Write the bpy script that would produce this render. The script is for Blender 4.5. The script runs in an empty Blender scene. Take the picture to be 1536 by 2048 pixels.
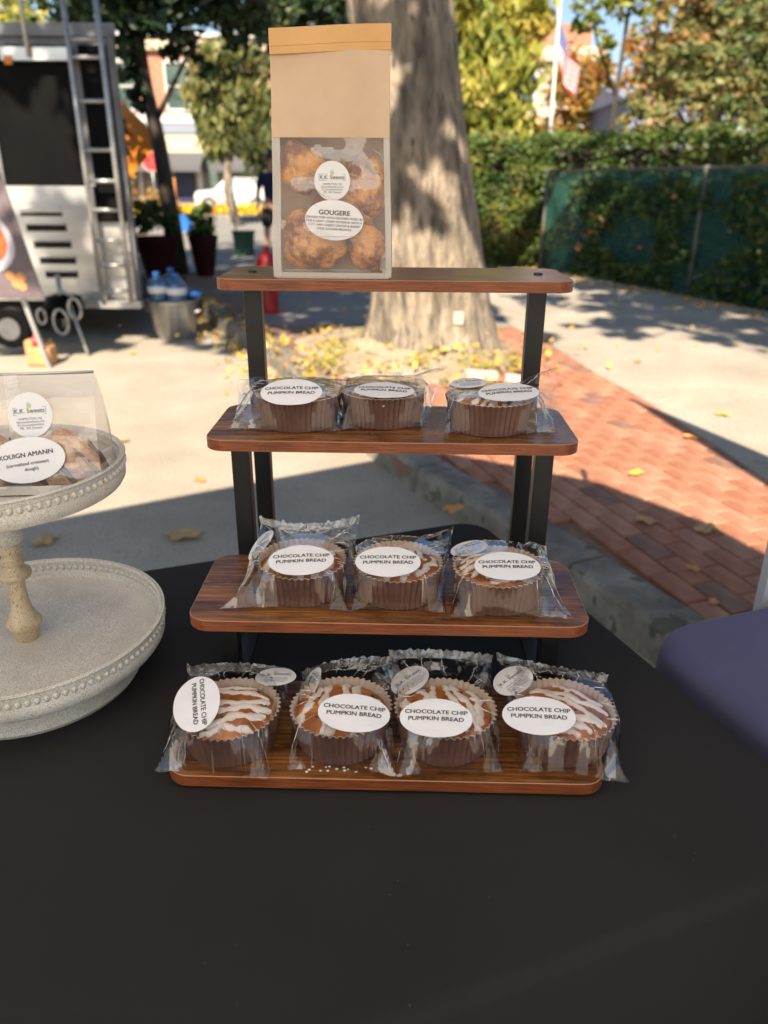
import bpy, math, random
from mathutils import Vector, Matrix, noise
from math import sin, cos, pi, radians, sqrt, atan2, hypot

# ------------------------------------------------------------------ camera
SC = bpy.context.scene
COL = SC.collection
cd = bpy.data.cameras.new('camera')
cd.sensor_fit = 'VERTICAL'; cd.sensor_height = 36; cd.sensor_width = 27
cd.lens = 1537 / 2048 * 36
cd.clip_start = .05; cd.clip_end = 900
cd.dof.use_dof = True; cd.dof.focus_distance = .86; cd.dof.aperture_fstop = 4.6
cam = bpy.data.objects.new('camera', cd); COL.objects.link(cam)
pit, roll = radians(23.1), radians(.37)
fwd = Vector((0, cos(pit), -sin(pit))); up = Vector((0, sin(pit), cos(pit))); rt = Vector((1, 0, 0))
xr = cos(roll) * rt + sin(roll) * up; ur = -sin(roll) * rt + cos(roll) * up
cam.matrix_world = Matrix(((xr.x, ur.x, -fwd.x, 0), (xr.y, ur.y, -fwd.y, 0), (xr.z, ur.z, -fwd.z, 1.31), (0, 0, 0, 1)))
SC.camera = cam

# ------------------------------------------------------------------ light
SUN_EL = radians(40); SUN_DIR = Vector((.14, .99, 0)).normalized()      # the way the light travels on the ground
W = bpy.data.worlds.new('World'); SC.world = W; W.use_nodes = True
nt = W.node_tree; nt.nodes.clear()
sky = nt.nodes.new('ShaderNodeTexSky'); sky.sky_type = 'NISHITA'; sky.sun_disc = False
sky.sun_elevation = SUN_EL; sky.sun_rotation = atan2(-SUN_DIR.x, -SUN_DIR.y); sky.air_density = 1.0; sky.dust_density = .6
bg = nt.nodes.new('ShaderNodeBackground'); bg.inputs[1].default_value = .062
wo = nt.nodes.new('ShaderNodeOutputWorld')
nt.links.new(sky.outputs[0], bg.inputs[0]); nt.links.new(bg.outputs[0], wo.inputs[0])
sd = bpy.data.lights.new('sun', 'SUN'); sd.energy = 5.0; sd.angle = radians(.5); sd.color = (1, .86, .68)
sun = bpy.data.objects.new('sun', sd); COL.objects.link(sun)
ldir = Vector((SUN_DIR.x * cos(SUN_EL), SUN_DIR.y * cos(SUN_EL), -sin(SUN_EL)))
sun.rotation_euler = ldir.to_track_quat('-Z', 'Y').to_euler()
SC.view_settings.view_transform = 'Standard'; SC.view_settings.look = 'None'
SC.view_settings.gamma = 1; SC.view_settings.use_curve_mapping = False
SC.view_settings.exposure = 1.32
SC.cycles.transparent_max_bounces = 24; SC.cycles.max_bounces = 8
SC.cycles.caustics_reflective = False; SC.cycles.caustics_refractive = False
SC.cycles.sample_clamp_indirect = 6

# ------------------------------------------------------------------ materials
def lin(c):  # sRGB 0-255 -> linear
    return tuple(((v / 255) / 12.92 if v / 255 < .04045 else ((v / 255 + .055) / 1.055) ** 2.4) for v in c)
def nn(t, ty, **k):
    n = t.nodes.new(ty)
    for a, b in k.items(): setattr(n, a, b)
    return n
def pm(name, c1, c2=None, scale=10, stretch=(1, 1, 1), rough=.6, bump=0, bscale=None, spec=.5, metal=0, detail=5, lo=.35, hi=.65, coat=0, dist=.002, speck=None, sub=0, sheen=0, trans=0, coatr=.1, macro=None):
    m = bpy.data.materials.new(name); m.use_nodes = True; t = m.node_tree
    b = t.nodes['Principled BSDF']; L = t.links.new
    b.inputs['Roughness'].default_value = rough; b.inputs['Metallic'].default_value = metal
    b.inputs['Specular IOR Level'].default_value = spec
    b.inputs['Coat Weight'].default_value = coat; b.inputs['Coat Roughness'].default_value = coatr
    b.inputs['Sheen Weight'].default_value = sheen
    if trans: b.inputs['Transmission Weight'].default_value = trans
    if sub: b.inputs['Subsurface Weight'].default_value = sub; b.inputs['Subsurface Radius'].default_value = (.004, .002, .001); b.inputs['Subsurface Scale'].default_value = 1
    tc = nn(t, 'ShaderNodeTexCoord'); mp = nn(t, 'ShaderNodeMapping'); mp.inputs['Scale'].default_value = stretch
    L(tc.outputs['Object'], mp.inputs[0])
    col = None
    if c2 is not None:
        n = nn(t, 'ShaderNodeTexNoise'); n.inputs['Scale'].default_value = scale; n.inputs['Detail'].default_value = detail; n.inputs['Roughness'].default_value = .6
        L(mp.outputs[0], n.inputs[0])
        r = nn(t, 'ShaderNodeValToRGB'); r.color_ramp.elements[0].position = lo; r.color_ramp.elements[1].position = hi
        r.color_ramp.elements[0].color = (*c1, 1); r.color_ramp.elements[1].color = (*c2, 1)
        L(n.outputs[0], r.inputs[0]); col = r.outputs[0]
        if speck:   # (colour, scale, threshold)
            n3 = nn(t, 'ShaderNodeTexNoise'); n3.inputs['Scale'].default_value = speck[1]; n3.inputs['Detail'].default_value = 2
            L(mp.outputs[0], n3.inputs[0])
            r3 = nn(t, 'ShaderNodeValToRGB'); r3.color_ramp.elements[0].position = speck[2]; r3.color_ramp.elements[1].position = speck[2] + .05
            L(n3.outputs[0], r3.inputs[0])
            mx = nn(t, 'ShaderNodeMixRGB'); mx.inputs[2].default_value = (*speck[0], 1)
            L(r3.outputs[0], mx.inputs[0]); L(col, mx.inputs[1]); col = mx.outputs[0]
        if macro:   # broad stains: (scale, how dark, threshold)
            n4 = nn(t, 'ShaderNodeTexNoise'); n4.inputs['Scale'].default_value = macro[0]; n4.inputs['Detail'].default_value = 6; n4.inputs['Roughness'].default_value = .65
            L(tc.outputs['Object'], n4.inputs[0])
            r4 = nn(t, 'ShaderNodeValToRGB'); r4.color_ramp.elements[0].position = .34; r4.color_ramp.elements[1].position = .60
            v_ = macro[1]; r4.color_ramp.elements[0].color = (v_, v_ * .98, v_ * .95, 1); r4.color_ramp.elements[1].color = (1, 1, 1, 1); L(n4.outputs[0], r4.inputs[0])
            m4 = nn(t, 'ShaderNodeMixRGB', blend_type='MULTIPLY'); m4.inputs[0].default_value = 1; L(col, m4.inputs[1]); L(r4.outputs[0], m4.inputs[2]); col = m4.outputs[0]
        L(col, b.inputs['Base Color'])
    else: b.inputs['Base Color'].default_value = (*c1, 1)
    if bump:
        n2 = nn(t, 'ShaderNodeTexNoise'); n2.inputs['Scale'].default_value = bscale or scale * 2; n2.inputs['Detail'].default_value = 4
        L(mp.outputs[0], n2.inputs[0])
        bp = nn(t, 'ShaderNodeBump'); bp.inputs['Strength'].default_value = bump; bp.inputs['Distance'].default_value = dist
        L(n2.outputs[0], bp.inputs['Height']); L(bp.outputs[0], b.inputs['Normal'])
    return m
def film_mat(name, tint=(1, 1, 1), base=.03, gain=1.7, rough=.07, bump=.25, scale=60, haze=0., hazecol=(.8, .8, .8)):
    """thin clear plastic film: clear, with a Fresnel reflection and fine crinkles"""
    m = bpy.data.materials.new(name); m.use_nodes = True; t = m.node_tree; t.nodes.clear(); L = t.links.new
    tc = nn(t, 'ShaderNodeTexCoord')
    v = nn(t, 'ShaderNodeTexVoronoi'); v.inputs['Scale'].default_value = scale; v.feature = 'F1'
    nz = nn(t, 'ShaderNodeTexNoise'); nz.inputs['Scale'].default_value = scale * .5
    mxv = nn(t, 'ShaderNodeVectorMath', operation='ADD'); sc = nn(t, 'ShaderNodeVectorMath', operation='SCALE'); sc.inputs['Scale'].default_value = .02
    L(tc.outputs['Object'], nz.inputs[0]); L(nz.outputs[1], sc.inputs[0]); L(tc.outputs['Object'], mxv.inputs[0]); L(sc.outputs[0], mxv.inputs[1]); L(mxv.outputs[0], v.inputs[0])
    bp = nn(t, 'ShaderNodeBump'); bp.inputs['Strength'].default_value = bump; bp.inputs['Distance'].default_value = .002
    L(v.outputs['Distance'], bp.inputs['Height'])
    ge = nn(t, 'ShaderNodeNewGeometry'); dt = nn(t, 'ShaderNodeVectorMath', operation='DOT_PRODUCT')
    L(ge.outputs['Incoming'], dt.inputs[0]); L(bp.outputs[0], dt.inputs[1])
    ab = nn(t, 'ShaderNodeMath', operation='ABSOLUTE'); L(dt.outputs['Value'], ab.inputs[0])
    om = nn(t, 'ShaderNodeMath', operation='SUBTRACT'); om.inputs[0].default_value = 1; om.use_clamp = True; L(ab.outputs[0], om.inputs[1])
    pw = nn(t, 'ShaderNodeMath', operation='POWER'); pw.inputs[1].default_value = 3; L(om.outputs[0], pw.inputs[0])
    ma = nn(t, 'ShaderNodeMath', operation='MULTIPLY_ADD'); ma.use_clamp = True; ma.inputs[1].default_value = gain; ma.inputs[2].default_value = base
    L(pw.outputs[0], ma.inputs[0])
    tr = nn(t, 'ShaderNodeBsdfTransparent'); tr.inputs[0].default_value = (*tint, 1)
    gl = nn(t, 'ShaderNodeBsdfGlossy'); gl.inputs['Roughness'].default_value = rough; L(bp.outputs[0], gl.inputs['Normal'])
    mx = nn(t, 'ShaderNodeMixShader'); L(ma.outputs[0], mx.inputs[0])
    first = tr.outputs[0]
    if haze:
        df = nn(t, 'ShaderNodeBsdfDiffuse'); df.inputs[0].default_value = (*hazecol, 1)
        m2 = nn(t, 'ShaderNodeMixShader'); m2.inputs[0].default_value = haze; L(tr.outputs[0], m2.inputs[1]); L(df.outputs[0], m2.inputs[2]); first = m2.outputs[0]
    L(first, mx.inputs[1]); L(gl.outputs[0], mx.inputs[2])
    o = nn(t, 'ShaderNodeOutputMaterial'); L(mx.outputs[0], o.inputs[0])
    return m
def leaf_mat(name, cols, trans=.3, rough=.5):
    m = bpy.data.materials.new(name); m.use_nodes = True; t = m.node_tree; t.nodes.clear(); L = t.links.new
    at = nn(t, 'ShaderNodeAttribute'); at.attribute_name = 'var'
    r = nn(t, 'ShaderNodeValToRGB'); r.color_ramp.elements[0].color = (*cols[0], 1); r.color_ramp.elements[1].color = (*cols[-1], 1)
    for i, c in enumerate(cols[1:-1]):
        e = r.color_ramp.elements.new((i + 1) / (len(cols) - 1)); e.color = (*c, 1)
    L(at.outputs['Fac'], r.inputs[0])
    d = nn(t, 'ShaderNodeBsdfPrincipled'); d.inputs['Roughness'].default_value = rough; L(r.outputs[0], d.inputs['Base Color'])
    tl = nn(t, 'ShaderNodeBsdfTranslucent'); L(r.outputs[0], tl.inputs[0])
    mx = nn(t, 'ShaderNodeMixShader'); mx.inputs[0].default_value = trans
    L(d.outputs[0], mx.inputs[1]); L(tl.outputs[0], mx.inputs[2])
    o = nn(t, 'ShaderNodeOutputMaterial'); L(mx.outputs[0], o.inputs[0])
    return m
def wood_mat(name, dark, mid, light, rough, edge=False):
    m = bpy.data.materials.new(name); m.use_nodes = True; t = m.node_tree; L = t.links.new
    b = t.nodes['Principled BSDF']; b.inputs['Roughness'].default_value = rough
    tc = nn(t, 'ShaderNodeTexCoord'); mp = nn(t, 'ShaderNodeMapping'); mp.inputs['Scale'].default_value = (3, 60, 120) if edge else (2.2, 55, 55)
    L(tc.outputs['Object'], mp.inputs[0])
    n = nn(t, 'ShaderNodeTexNoise'); n.inputs['Scale'].default_value = 3.2 if not edge else 6; n.inputs['Detail'].default_value = 9; n.inputs['Roughness'].default_value = .72; n.inputs['Distortion'].default_value = .5
    L(mp.outputs[0], n.inputs[0])
    r = nn(t, 'ShaderNodeValToRGB'); e = r.color_ramp.elements; e[0].position = .30; e[1].position = .74
    e[0].color = (*dark, 1); e[1].color = (*light, 1); q = e.new(.5); q.color = (*mid, 1)
    L(n.outputs[0], r.inputs[0])
    mp2 = nn(t, 'ShaderNodeMapping'); mp2.inputs['Scale'].default_value = (5, 13, 5); L(tc.outputs['Object'], mp2.inputs[0])
    n2 = nn(t, 'ShaderNodeTexNoise'); n2.inputs['Scale'].default_value = 2.4; n2.inputs['Detail'].default_value = 7; n2.inputs['Roughness'].default_value = .62; L(mp2.outputs[0], n2.inputs[0])
    r2 = nn(t, 'ShaderNodeValToRGB'); r2.color_ramp.elements[0].position = .38; r2.color_ramp.elements[1].position = .60
    r2.color_ramp.elements[0].color = (.30, .25, .22, 1) if not edge else (.7, .66, .66, 1); r2.color_ramp.elements[1].color = (1, 1, 1, 1)
    L(n2.outputs[0], r2.inputs[0])
    mx = nn(t, 'ShaderNodeMixRGB', blend_type='MULTIPLY'); mx.inputs[0].default_value = .9; L(r.outputs[0], mx.inputs[1]); L(r2.outputs[0], mx.inputs[2])
    L(mx.outputs[0], b.inputs['Base Color'])
    bp = nn(t, 'ShaderNodeBump'); bp.inputs['Strength'].default_value = .25 if not edge else .5; bp.inputs['Distance'].default_value = .0006
    L(n.outputs[0], bp.inputs['Height']); L(bp.outputs[0], b.inputs['Normal'])
    return m

M = {}
M['shelf_top'] = wood_mat('shelf_laminate', (.050, .016, .006), (.235, .092, .025), (.50, .225, .065), .25)
M['shelf_edge'] = wood_mat('shelf_edge_band', (.07, .018, .006), (.24, .062, .018), (.42, .14, .05), .42, True)
M['shelf_line'] = pm('shelf_edge_line', (.40, .19, .095), rough=.4)
M['black_metal'] = pm('black_powder_coat', (.010, .010, .011), (.016, .016, .017), 40, rough=.42, bump=.05, bscale=300, spec=.4)
M['screw'] = pm('black_screw', (.006, .006, .006), rough=.25)
M['cloth_black'] = pm('black_stretch_cloth', (.0205, .0193, .0196), (.0275, .0258, .0258), 2.2, rough=.8, bump=.5, bscale=1100, spec=.12, dist=.0004)  # broad tone variation painted in as a faint sheen
M['cloth_navy'] = pm('navy_stretch_cloth', (.072, .074, .150), (.088, .090, .178), 4, rough=.8, bump=.3, bscale=900, spec=.15, dist=.0004, sheen=.1)
M['lint'] = pm('lint', (.5, .5, .5), rough=.9)
M['cup_brown'] = pm('brown_baking_paper', (.115, .055, .043), (.165, .086, .068), 30, rough=.55, spec=.4)
M['cup_cream'] = pm('cream_baking_paper', (.66, .56, .46), (.76, .68, .60), 25, rough=.6)
M['cake'] = pm('pumpkin_cake', (.20, .050, .010), (.66, .235, .045), 38, rough=.42, bump=.6, bscale=260, dist=.0012, spec=.5, detail=7, lo=.32, hi=.7)
M['chip'] = pm('chocolate', (.012, .005, .003), rough=.3)
M['glaze'] = pm('white_glaze', (.78, .69, .62), (.88, .82, .77), 60, rough=.34, bump=.35, bscale=180, dist=.001, sub=.15)
M['film'] = film_mat('clear_wrap', base=.065, gain=1.2, rough=.03, bump=.08, scale=40)
M['film_glint'] = film_mat('film_glint', base=.17, gain=1.0, rough=.08, bump=.15, scale=60, haze=.11, hazecol=(.95, .88, .84))  # extra gloss and whitish haze painted in as glints
M['fold_highlight'] = film_mat('fold_highlight', base=.30, gain=1.0, rough=.12, bump=.1, scale=60, haze=.55, hazecol=(.9, .87, .85))  # white haze along fold lines, painted as bright streak highlights
M['film_flat'] = film_mat('window_film', base=.05, gain=.8, rough=.10, bump=.25, scale=26, haze=.07, hazecol=(.85, .78, .74))
M['film_frost'] = film_mat('frosted_gusset', base=.05, gain=.6, rough=.3, bump=.2, scale=30, haze=.62, hazecol=(.72, .68, .64))
M['film_ka'] = film_mat('box_bag_film', base=.06, gain=.9, rough=.08, bump=.3, scale=22, haze=.07, hazecol=(.85, .82, .80))
M['film_seal'] = film_mat('heat_sealed_strip', base=.22, gain=.8, rough=.16, bump=.5, scale=120, haze=.10)
M['label'] = pm('white_label_paper', (.80, .80, .84), rough=.38)
M['ink'] = pm('grey_black_ink', (.035, .035, .04), rough=.5)
M['ink_blue'] = pm('pale_blue_ink', (.20, .27, .36), rough=.5)
M['ink_grey'] = pm('slate_ink', (.12, .15, .19), rough=.5)
M['ink_green'] = pm('pale_green_ink', (.46, .60, .46), rough=.5)
M['ink_yellow'] = pm('pale_yellow_ink', (.86, .80, .50), rough=.5)
M['kraft'] = pm('kraft_paper', (.55, .40, .275), (.64, .475, .335), 10, rough=.7, bump=.35, bscale=24, dist=.002, spec=.3)
M['kraft_band'] = pm('orange_kraft_fold', (.64, .37, .155), (.72, .43, .19), 14, rough=.6, bump=.3, bscale=30, dist=.001, spec=.3)
M['kraft_in'] = pm('kraft_inner_face', (.50, .33, .24), (.58, .40, .31), 20, rough=.7)
M['puff'] = pm('baked_cheese_puff', (.20, .05, .014), (.74, .34, .10), 34, lo=.42, hi=.56, rough=.5, bump=1, bscale=130, dist=.004, detail=9)
M['pastry'] = pm('caramelised_pastry', (.42, .15, .05), (.82, .50, .25), 45, stretch=(1, 1, 3), rough=.4, bump=.6, bscale=120, dist=.0015)
M['burnt'] = pm('dark_caramel', (.030, .010, .010), (.12, .03, .015), 60, rough=.25, bump=.5, bscale=150)
M['whitewash'] = pm('distressed_whitewash', (.80, .765, .69), (.62, .585, .52), 12, rough=.62, bump=1, bscale=900, dist=.0005, speck=((.38, .35, .30), 950, .54), detail=8)
M['whitewash_wood'] = pm('distressed_turned_wood', (.66, .53, .36), (.46, .33, .19), 30, stretch=(1, 1, .3), rough=.5, bump=.7, bscale=400, dist=.0005, speck=((.25, .18, .11), 700, .60), detail=8)
M['asphalt'] = pm('pale_worn_asphalt', (.37, .325, .26), (.46, .41, .33), 1.4, rough=.85, bump=.5, bscale=120, dist=.004, speck=((.20, .18, .16), 90, .60), macro=(1.1, .84))
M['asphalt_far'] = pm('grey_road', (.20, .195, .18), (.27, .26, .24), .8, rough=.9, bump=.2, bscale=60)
M['ground'] = pm('bare_ground', (.13, .11, .08), (.22, .19, .14), .4, rough=.95)
M['concrete'] = pm('sidewalk_concrete', (.37, .325, .265), (.46, .41, .335), 1.6, rough=.85, bump=.4, bscale=90, dist=.003, speck=((.24, .21, .17), 60, .62), macro=(1.3, .86))
M['curb'] = pm('curb_granite', (.19, .175, .14), (.33, .30, .25), 7, rough=.85, bump=.8, bscale=30, dist=.01, speck=((.12, .12, .09), 12, .6), macro=(6, .6))
M['brick_a'] = pm('red_paver', (.37, .155, .088), (.45, .205, .125), 9, rough=.8, bump=.4, bscale=80, dist=.002, macro=(3.5, .72))
M['brick_b'] = pm('orange_paver', (.43, .205, .125), (.51, .265, .17), 9, rough=.8, bump=.4, bscale=80, dist=.002, macro=(3.5, .72))
M['brick_c'] = pm('brown_paver', (.25, .13, .09), (.33, .18, .13), 9, rough=.8, bump=.4, bscale=80, dist=.002, macro=(3.5, .72))
M['sand'] = pm('joint_sand', (.20, .12, .085), (.28, .18, .13), 20, rough=.95)
M['soil'] = pm('sandy_soil', (.26, .20, .13), (.44, .35, .24), 3, rough=.95, bump=.8, bscale=25, dist=.02, speck=((.16, .13, .05), 9, .6))
M['bark'] = pm('grey_tan_bark', (.095, .08, .06), (.37, .31, .235), 13, stretch=(1, 1, .22), rough=.95, bump=1, bscale=30, dist=.05, detail=9, lo=.34, hi=.60, speck=((.10, .085, .065), 30, .64), macro=(2.2, .78))
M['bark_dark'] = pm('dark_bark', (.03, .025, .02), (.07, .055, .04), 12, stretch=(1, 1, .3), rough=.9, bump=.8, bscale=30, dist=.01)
M['steel'] = pm('brushed_steel', (.55, .55, .53), (.70, .69, .66), 2, stretch=(1, 1, 6), rough=.38, metal=.85, bump=.05, bscale=12)
M['alu'] = pm('dull_aluminium', (.38, .38, .38), (.50, .50, .50), 8, rough=.42, metal=.7)
M['white_paint'] = pm('white_panel_paint', (.66, .65, .62), (.74, .73, .70), 1, rough=.4)
M['grey_trim'] = pm('grey_trim', (.15, .15, .155), (.22, .22, .225), 6, rough=.5, metal=.4)
M['dark_screen'] = pm('dark_screen', (.002, .002, .0025), (.004, .0038, .0038), 2, rough=.6, spec=.08)
M['slot'] = pm('black_slot', (.004, .004, .004), rough=.8)
M['tyre'] = pm('black_rubber', (.012, .012, .012), rough=.8)
M['orange_sign'] = pm('orange_sign_sheeting', (.62, .20, .012), rough=.4)
M['black_print'] = pm('black_print', (.01, .01, .01), rough=.5)
M['red_sign'] = pm('stop_sign_red', (.62, .035, .04), rough=.4)
M['white_print'] = pm('white_print', (.8, .8, .8), rough=.5)
M['galv'] = pm('galvanised_steel', (.26, .26, .26), (.45, .45, .44), 5, stretch=(1, 1, .4), rough=.4, metal=.75)
M['jug'] = film_mat('blue_water_jug', tint=(.45, .66, .86), base=.08, gain=.8, rough=.1, bump=.1, haze=.35, hazecol=(.12, .28, .52))
M['blue_plastic'] = pm('blue_plastic', (.03, .17, .55), rough=.4)
M['red_paint'] = pm('hydrant_red', (.36, .012, .016), (.46, .02, .02), 12, rough=.4)
M['red_pot'] = pm('dark_red_glaze', (.028, .005, .004), (.045, .008, .007), 4, rough=.7, spec=.15)
M['block'] = pm('wooden_block', (.42, .20, .08), (.56, .30, .13), 8, stretch=(1, 6, 1), rough=.7)
M['teal_mesh'] = None
M['wire'] = pm('green_vinyl_wire', (.02, .075, .055), rough=.4)
M['post_green'] = pm('fence_post', (.10, .10, .085), (.16, .15, .12), 8, rough=.6)
M['bldg_brick'] = pm('coral_brick_wall', (.34, .15, .095), (.42, .20, .13), 3, rough=.85)
M['bldg_cream'] = pm('cream_stucco', (.50, .43, .32), rough=.8)
M['bldg_white'] = pm('white_trim', (.55, .54, .52), rough=.7)
M['bldg_grey'] = pm('slate_grey_fascia', (.20, .23, .29), rough=.6)
M['awning'] = pm('dark_grey_awning', (.095, .095, .105), rough=.8)
M['glass_dark'] = pm('dark_window_glass', (.03, .045, .05), (.10, .15, .13), .8, rough=.12)
M['navy_paint'] = pm('navy_shopfront', (.02, .025, .07), rough=.5)
M['tan_wall'] = pm('tan_stone_wall', (.38, .33, .26), (.44, .38, .3), 1, rough=.85)
M['blue_house'] = pm('blue_grey_siding', (.20, .22, .32), (.24, .26, .36), 1, rough=.7)
M['roof'] = pm('grey_shingle', (.16, .15, .15), rough=.9)
M['car_white'] = pm('white_car_paint', (.50, .52, .53), rough=.25, coat=.6)
M['canopy'] = None
M['skin'] = pm('skin', (.50, .27, .18), rough=.55, sub=.1)
M['navy_shirt'] = pm('navy_shirt', (.012, .016, .045), rough=.9)
M['black_shorts'] = pm('black_shorts', (.010, .010, .014), rough=.9)
M['hair'] = pm('dark_hair', (.02, .014, .01), rough=.5)
M['flag_red'] = pm('flag_red', (.50, .035, .055), rough=.8)
M['flag_white'] = pm('flag_white', (.60, .57, .58), rough=.8)
M['flag_blue'] = pm('flag_blue', (.05, .07, .22), rough=.8)
M['pole_white'] = pm('white_pole', (.55, .54, .53), rough=.4)
M['pole_grey'] = pm('pale_grey_tent_pole', (.42, .45, .50), rough=.4)
M['banner'] = pm('banner_brown', (.10, .075, .085), (.17, .13, .14), 3, rough=.5)
M['soup'] = pm('orange_soup_print', (.62, .16, .03), (.50, .06, .02), 5, rough=.5)
M['bowl'] = pm('pale_bowl_print', (.50, .46, .52), rough=.5)
M['biscuit'] = pm('golden_biscuit_print', (.52, .26, .09), rough=.5)
M['dry_leaf'] = pm('dry_tan_leaf', (.44, .27, .11), (.54, .37, .17), 30, rough=.8)
M['yellow_leaf'] = pm('yellow_leaf', (.60, .40, .05), (.70, .52, .10), 30, rough=.7)
M['orange_leaf'] = pm('orange_leaf', (.62, .24, .05), (.66, .33, .10), 30, rough=.7)
M['pink_cloth'] = pm('pale_cloth_drape', (.72, .62, .56), rough=.8)
M['orange_box'] = pm('orange_panel', (.60, .25, .08), rough=.7)
M['green_bin'] = pm('green_plastic', (.03, .10, .06), rough=.5)
M['straw'] = pm('chunk_white_stone', (.70, .60, .50), (.62, .35, .25), 6, rough=.8)
M['tag_white'] = pm('ivory_tag', (.42, .40, .32), rough=.8)

def translucent(name, col, tr=.35, alpha=0.):
    m = bpy.data.materials.new(name); m.use_nodes = True; t = m.node_tree; t.nodes.clear(); L = t.links.new
    d = nn(t, 'ShaderNodeBsdfDiffuse'); d.inputs[0].default_value = (*col, 1)
    s = nn(t, 'ShaderNodeBsdfTranslucent'); s.inputs[0].default_value = (*col, 1)
    mx = nn(t, 'ShaderNodeMixShader'); mx.inputs[0].default_value = tr; L(d.outputs[0], mx.inputs[1]); L(s.outputs[0], mx.inputs[2])
    out = mx.outputs[0]
    if alpha:
        tp = nn(t, 'ShaderNodeBsdfTransparent'); m2 = nn(t, 'ShaderNodeMixShader'); m2.inputs[0].default_value = alpha
        L(out, m2.inputs[1]); L(tp.outputs[0], m2.inputs[2]); out = m2.outputs[0]
    o = nn(t, 'ShaderNodeOutputMaterial'); L(out, o.inputs[0]); return m
M['canopy'] = translucent('white_canopy_fabric', (.86, .85, .84), .55)
M['teal_mesh'] = translucent('teal_privacy_mesh', (.085, .29, .245), .35, .62)

# ------------------------------------------------------------------ object helpers
def link(name, me, mats, parent=None, smooth=False):
    if not isinstance(mats, (list, tuple)): mats = [mats]
    for m in mats: me.materials.append(m)
    if smooth:
        me.polygons.foreach_set('use_smooth', [True] * len(me.polygons))
    o = bpy.data.objects.new(name, me); COL.objects.link(o)
    if parent is not None: o.parent = parent
    return o
def tag(o, label=None, cat=None, group=None, kind=None):
    if label: o['label'] = label
    if cat: o['category'] = cat
    if group: o['group'] = group
    if kind: o['kind'] = kind
    return o
def thing(name, label, cat, loc=(0, 0, 0), rz=0, group=None):
    o = bpy.data.objects.new(name, None); COL.objects.link(o); o.location = loc; o.rotation_euler = (0, 0, rz); o.empty_display_size = .1
    return tag(o, label, cat, group)
class MB:
    def __init__(s): s.v = []; s.f = []; s.mi = []; s.cur = 0
    def add(s, vs, fs, m=None):
        n = len(s.v); s.v += [tuple(v) for v in vs]; s.f += [tuple(i + n for i in f) for f in fs]; s.mi += [s.cur if m is None else m] * len(fs); return s
    def box(s, x0, x1, y0, y1, z0, z1, m=None):
        return s.add([(x, y, z) for z in (z0, z1) for y in (y0, y1) for x in (x0, x1)],
                     [(0, 2, 3, 1), (4, 5, 7, 6), (0, 1, 5, 4), (2, 6, 7, 3), (0, 4, 6, 2), (1, 3, 7, 5)], m)
    def obox(s, c, ax, ay, az, m=None):   # centre, half-axis vectors
        c, ax, ay, az = map(Vector, (c, ax, ay, az))
        return s.add([c + i * ax + j * ay + k * az for k in (-1, 1) for j in (-1, 1) for i in (-1, 1)],
                     [(0, 2, 3, 1), (4, 5, 7, 6), (0, 1, 5, 4), (2, 6, 7, 3), (0, 4, 6, 2), (1, 3, 7, 5)], m)
    def bar(s, a, b, w, h=None, up=(0, 0, 1), m=None):
        a, b = Vector(a), Vector(b); d = (b - a); L = d.length; d.normalize(); u = Vector(up)
        if abs(d.dot(u)) > .95: u = Vector((0, 1, 0))
        sd = d.cross(u).normalized(); u = sd.cross(d); h = h or w
        return s.obox((a + b) / 2, sd * w / 2, d * L / 2, u * h / 2, m)
    def tube(s, pts, r, n=8, caps=True, m=None, flat=1):
        pts = [Vector(p) for p in pts]; rs = r if isinstance(r, (list, tuple)) else [r] * len(pts); vs = []; fs = []
        u = None
        for i, p in enumerate(pts):
            d = (pts[min(i + 1, len(pts) - 1)] - pts[max(i - 1, 0)])
            d = d.normalized() if d.length > 1e-9 else Vector((0, 0, 1))
            if u is None:
                u = Vector((0, 0, 1)) if abs(d.z) < .9 else Vector((1, 0, 0))
            u = (u - d * u.dot(d)).normalized(); w = d.cross(u)
            for k in range(n):
                a = 2 * pi * k / n; vs.append(p + (w * cos(a) + u * sin(a) * flat) * rs[i])
        for i in range(len(pts) - 1):
            for k in range(n):
                a = i * n + k; b = i * n + (k + 1) % n; fs.append((a, b, b + n, a + n))
        if caps: fs.append(tuple(range(n))[::-1]); fs.append(tuple(range((len(pts) - 1) * n, len(pts) * n)))
        return s.add(vs, fs, m)
    def lathe(s, prof, n=48, c=(0, 0, 0), rf=None, close=False, m=None):
        vs = []; fs = []
        for j, (r, z) in enumerate(prof):
            for k in range(n):
                a = 2 * pi * k / n; rr = r + (rf(a, j) if rf else 0); vs.append((c[0] + rr * cos(a), c[1] + rr * sin(a), c[2] + z))
        J = len(prof)
        for j in range(J - 1):
            for k in range(n):
                fs.append((j * n + k, j * n + (k + 1) % n, (j + 1) * n + (k + 1) % n, (j + 1) * n + k))
        if close: fs.append(tuple(range(n))[::-1]); fs.append(tuple(range((J - 1) * n, J * n)))
        return s.add(vs, fs, m)
    def prism(s, poly, z0, z1, m=None, mt=None):
        n = len(poly); vs = [(x, y, z0) for x, y in poly] + [(x, y, z1) for x, y in poly]
        s.add(vs, [tuple(range(n))[::-1]] + [(i, (i + 1) % n, n + (i + 1) % n, n + i) for i in range(n)] + [tuple(range(n, 2 * n))], m)
        if mt is not None: s.mi[-1] = mt
        return s
    def mesh(s, name):
        me = bpy.data.meshes.new(name); me.from_pydata(s.v, [], s.f); me.update()
        if any(s.mi): me.polygons.foreach_set('material_index', s.mi)
        return me
    def build(s, name, mats, parent=None, smooth=False, sharp=None):
        o = link(name, s.mesh(name), mats, parent, smooth)
        if smooth and sharp is not None:
            try: o.data.set_sharp_from_angle(angle=radians(sharp))
            except Exception: pass
        return o
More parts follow.
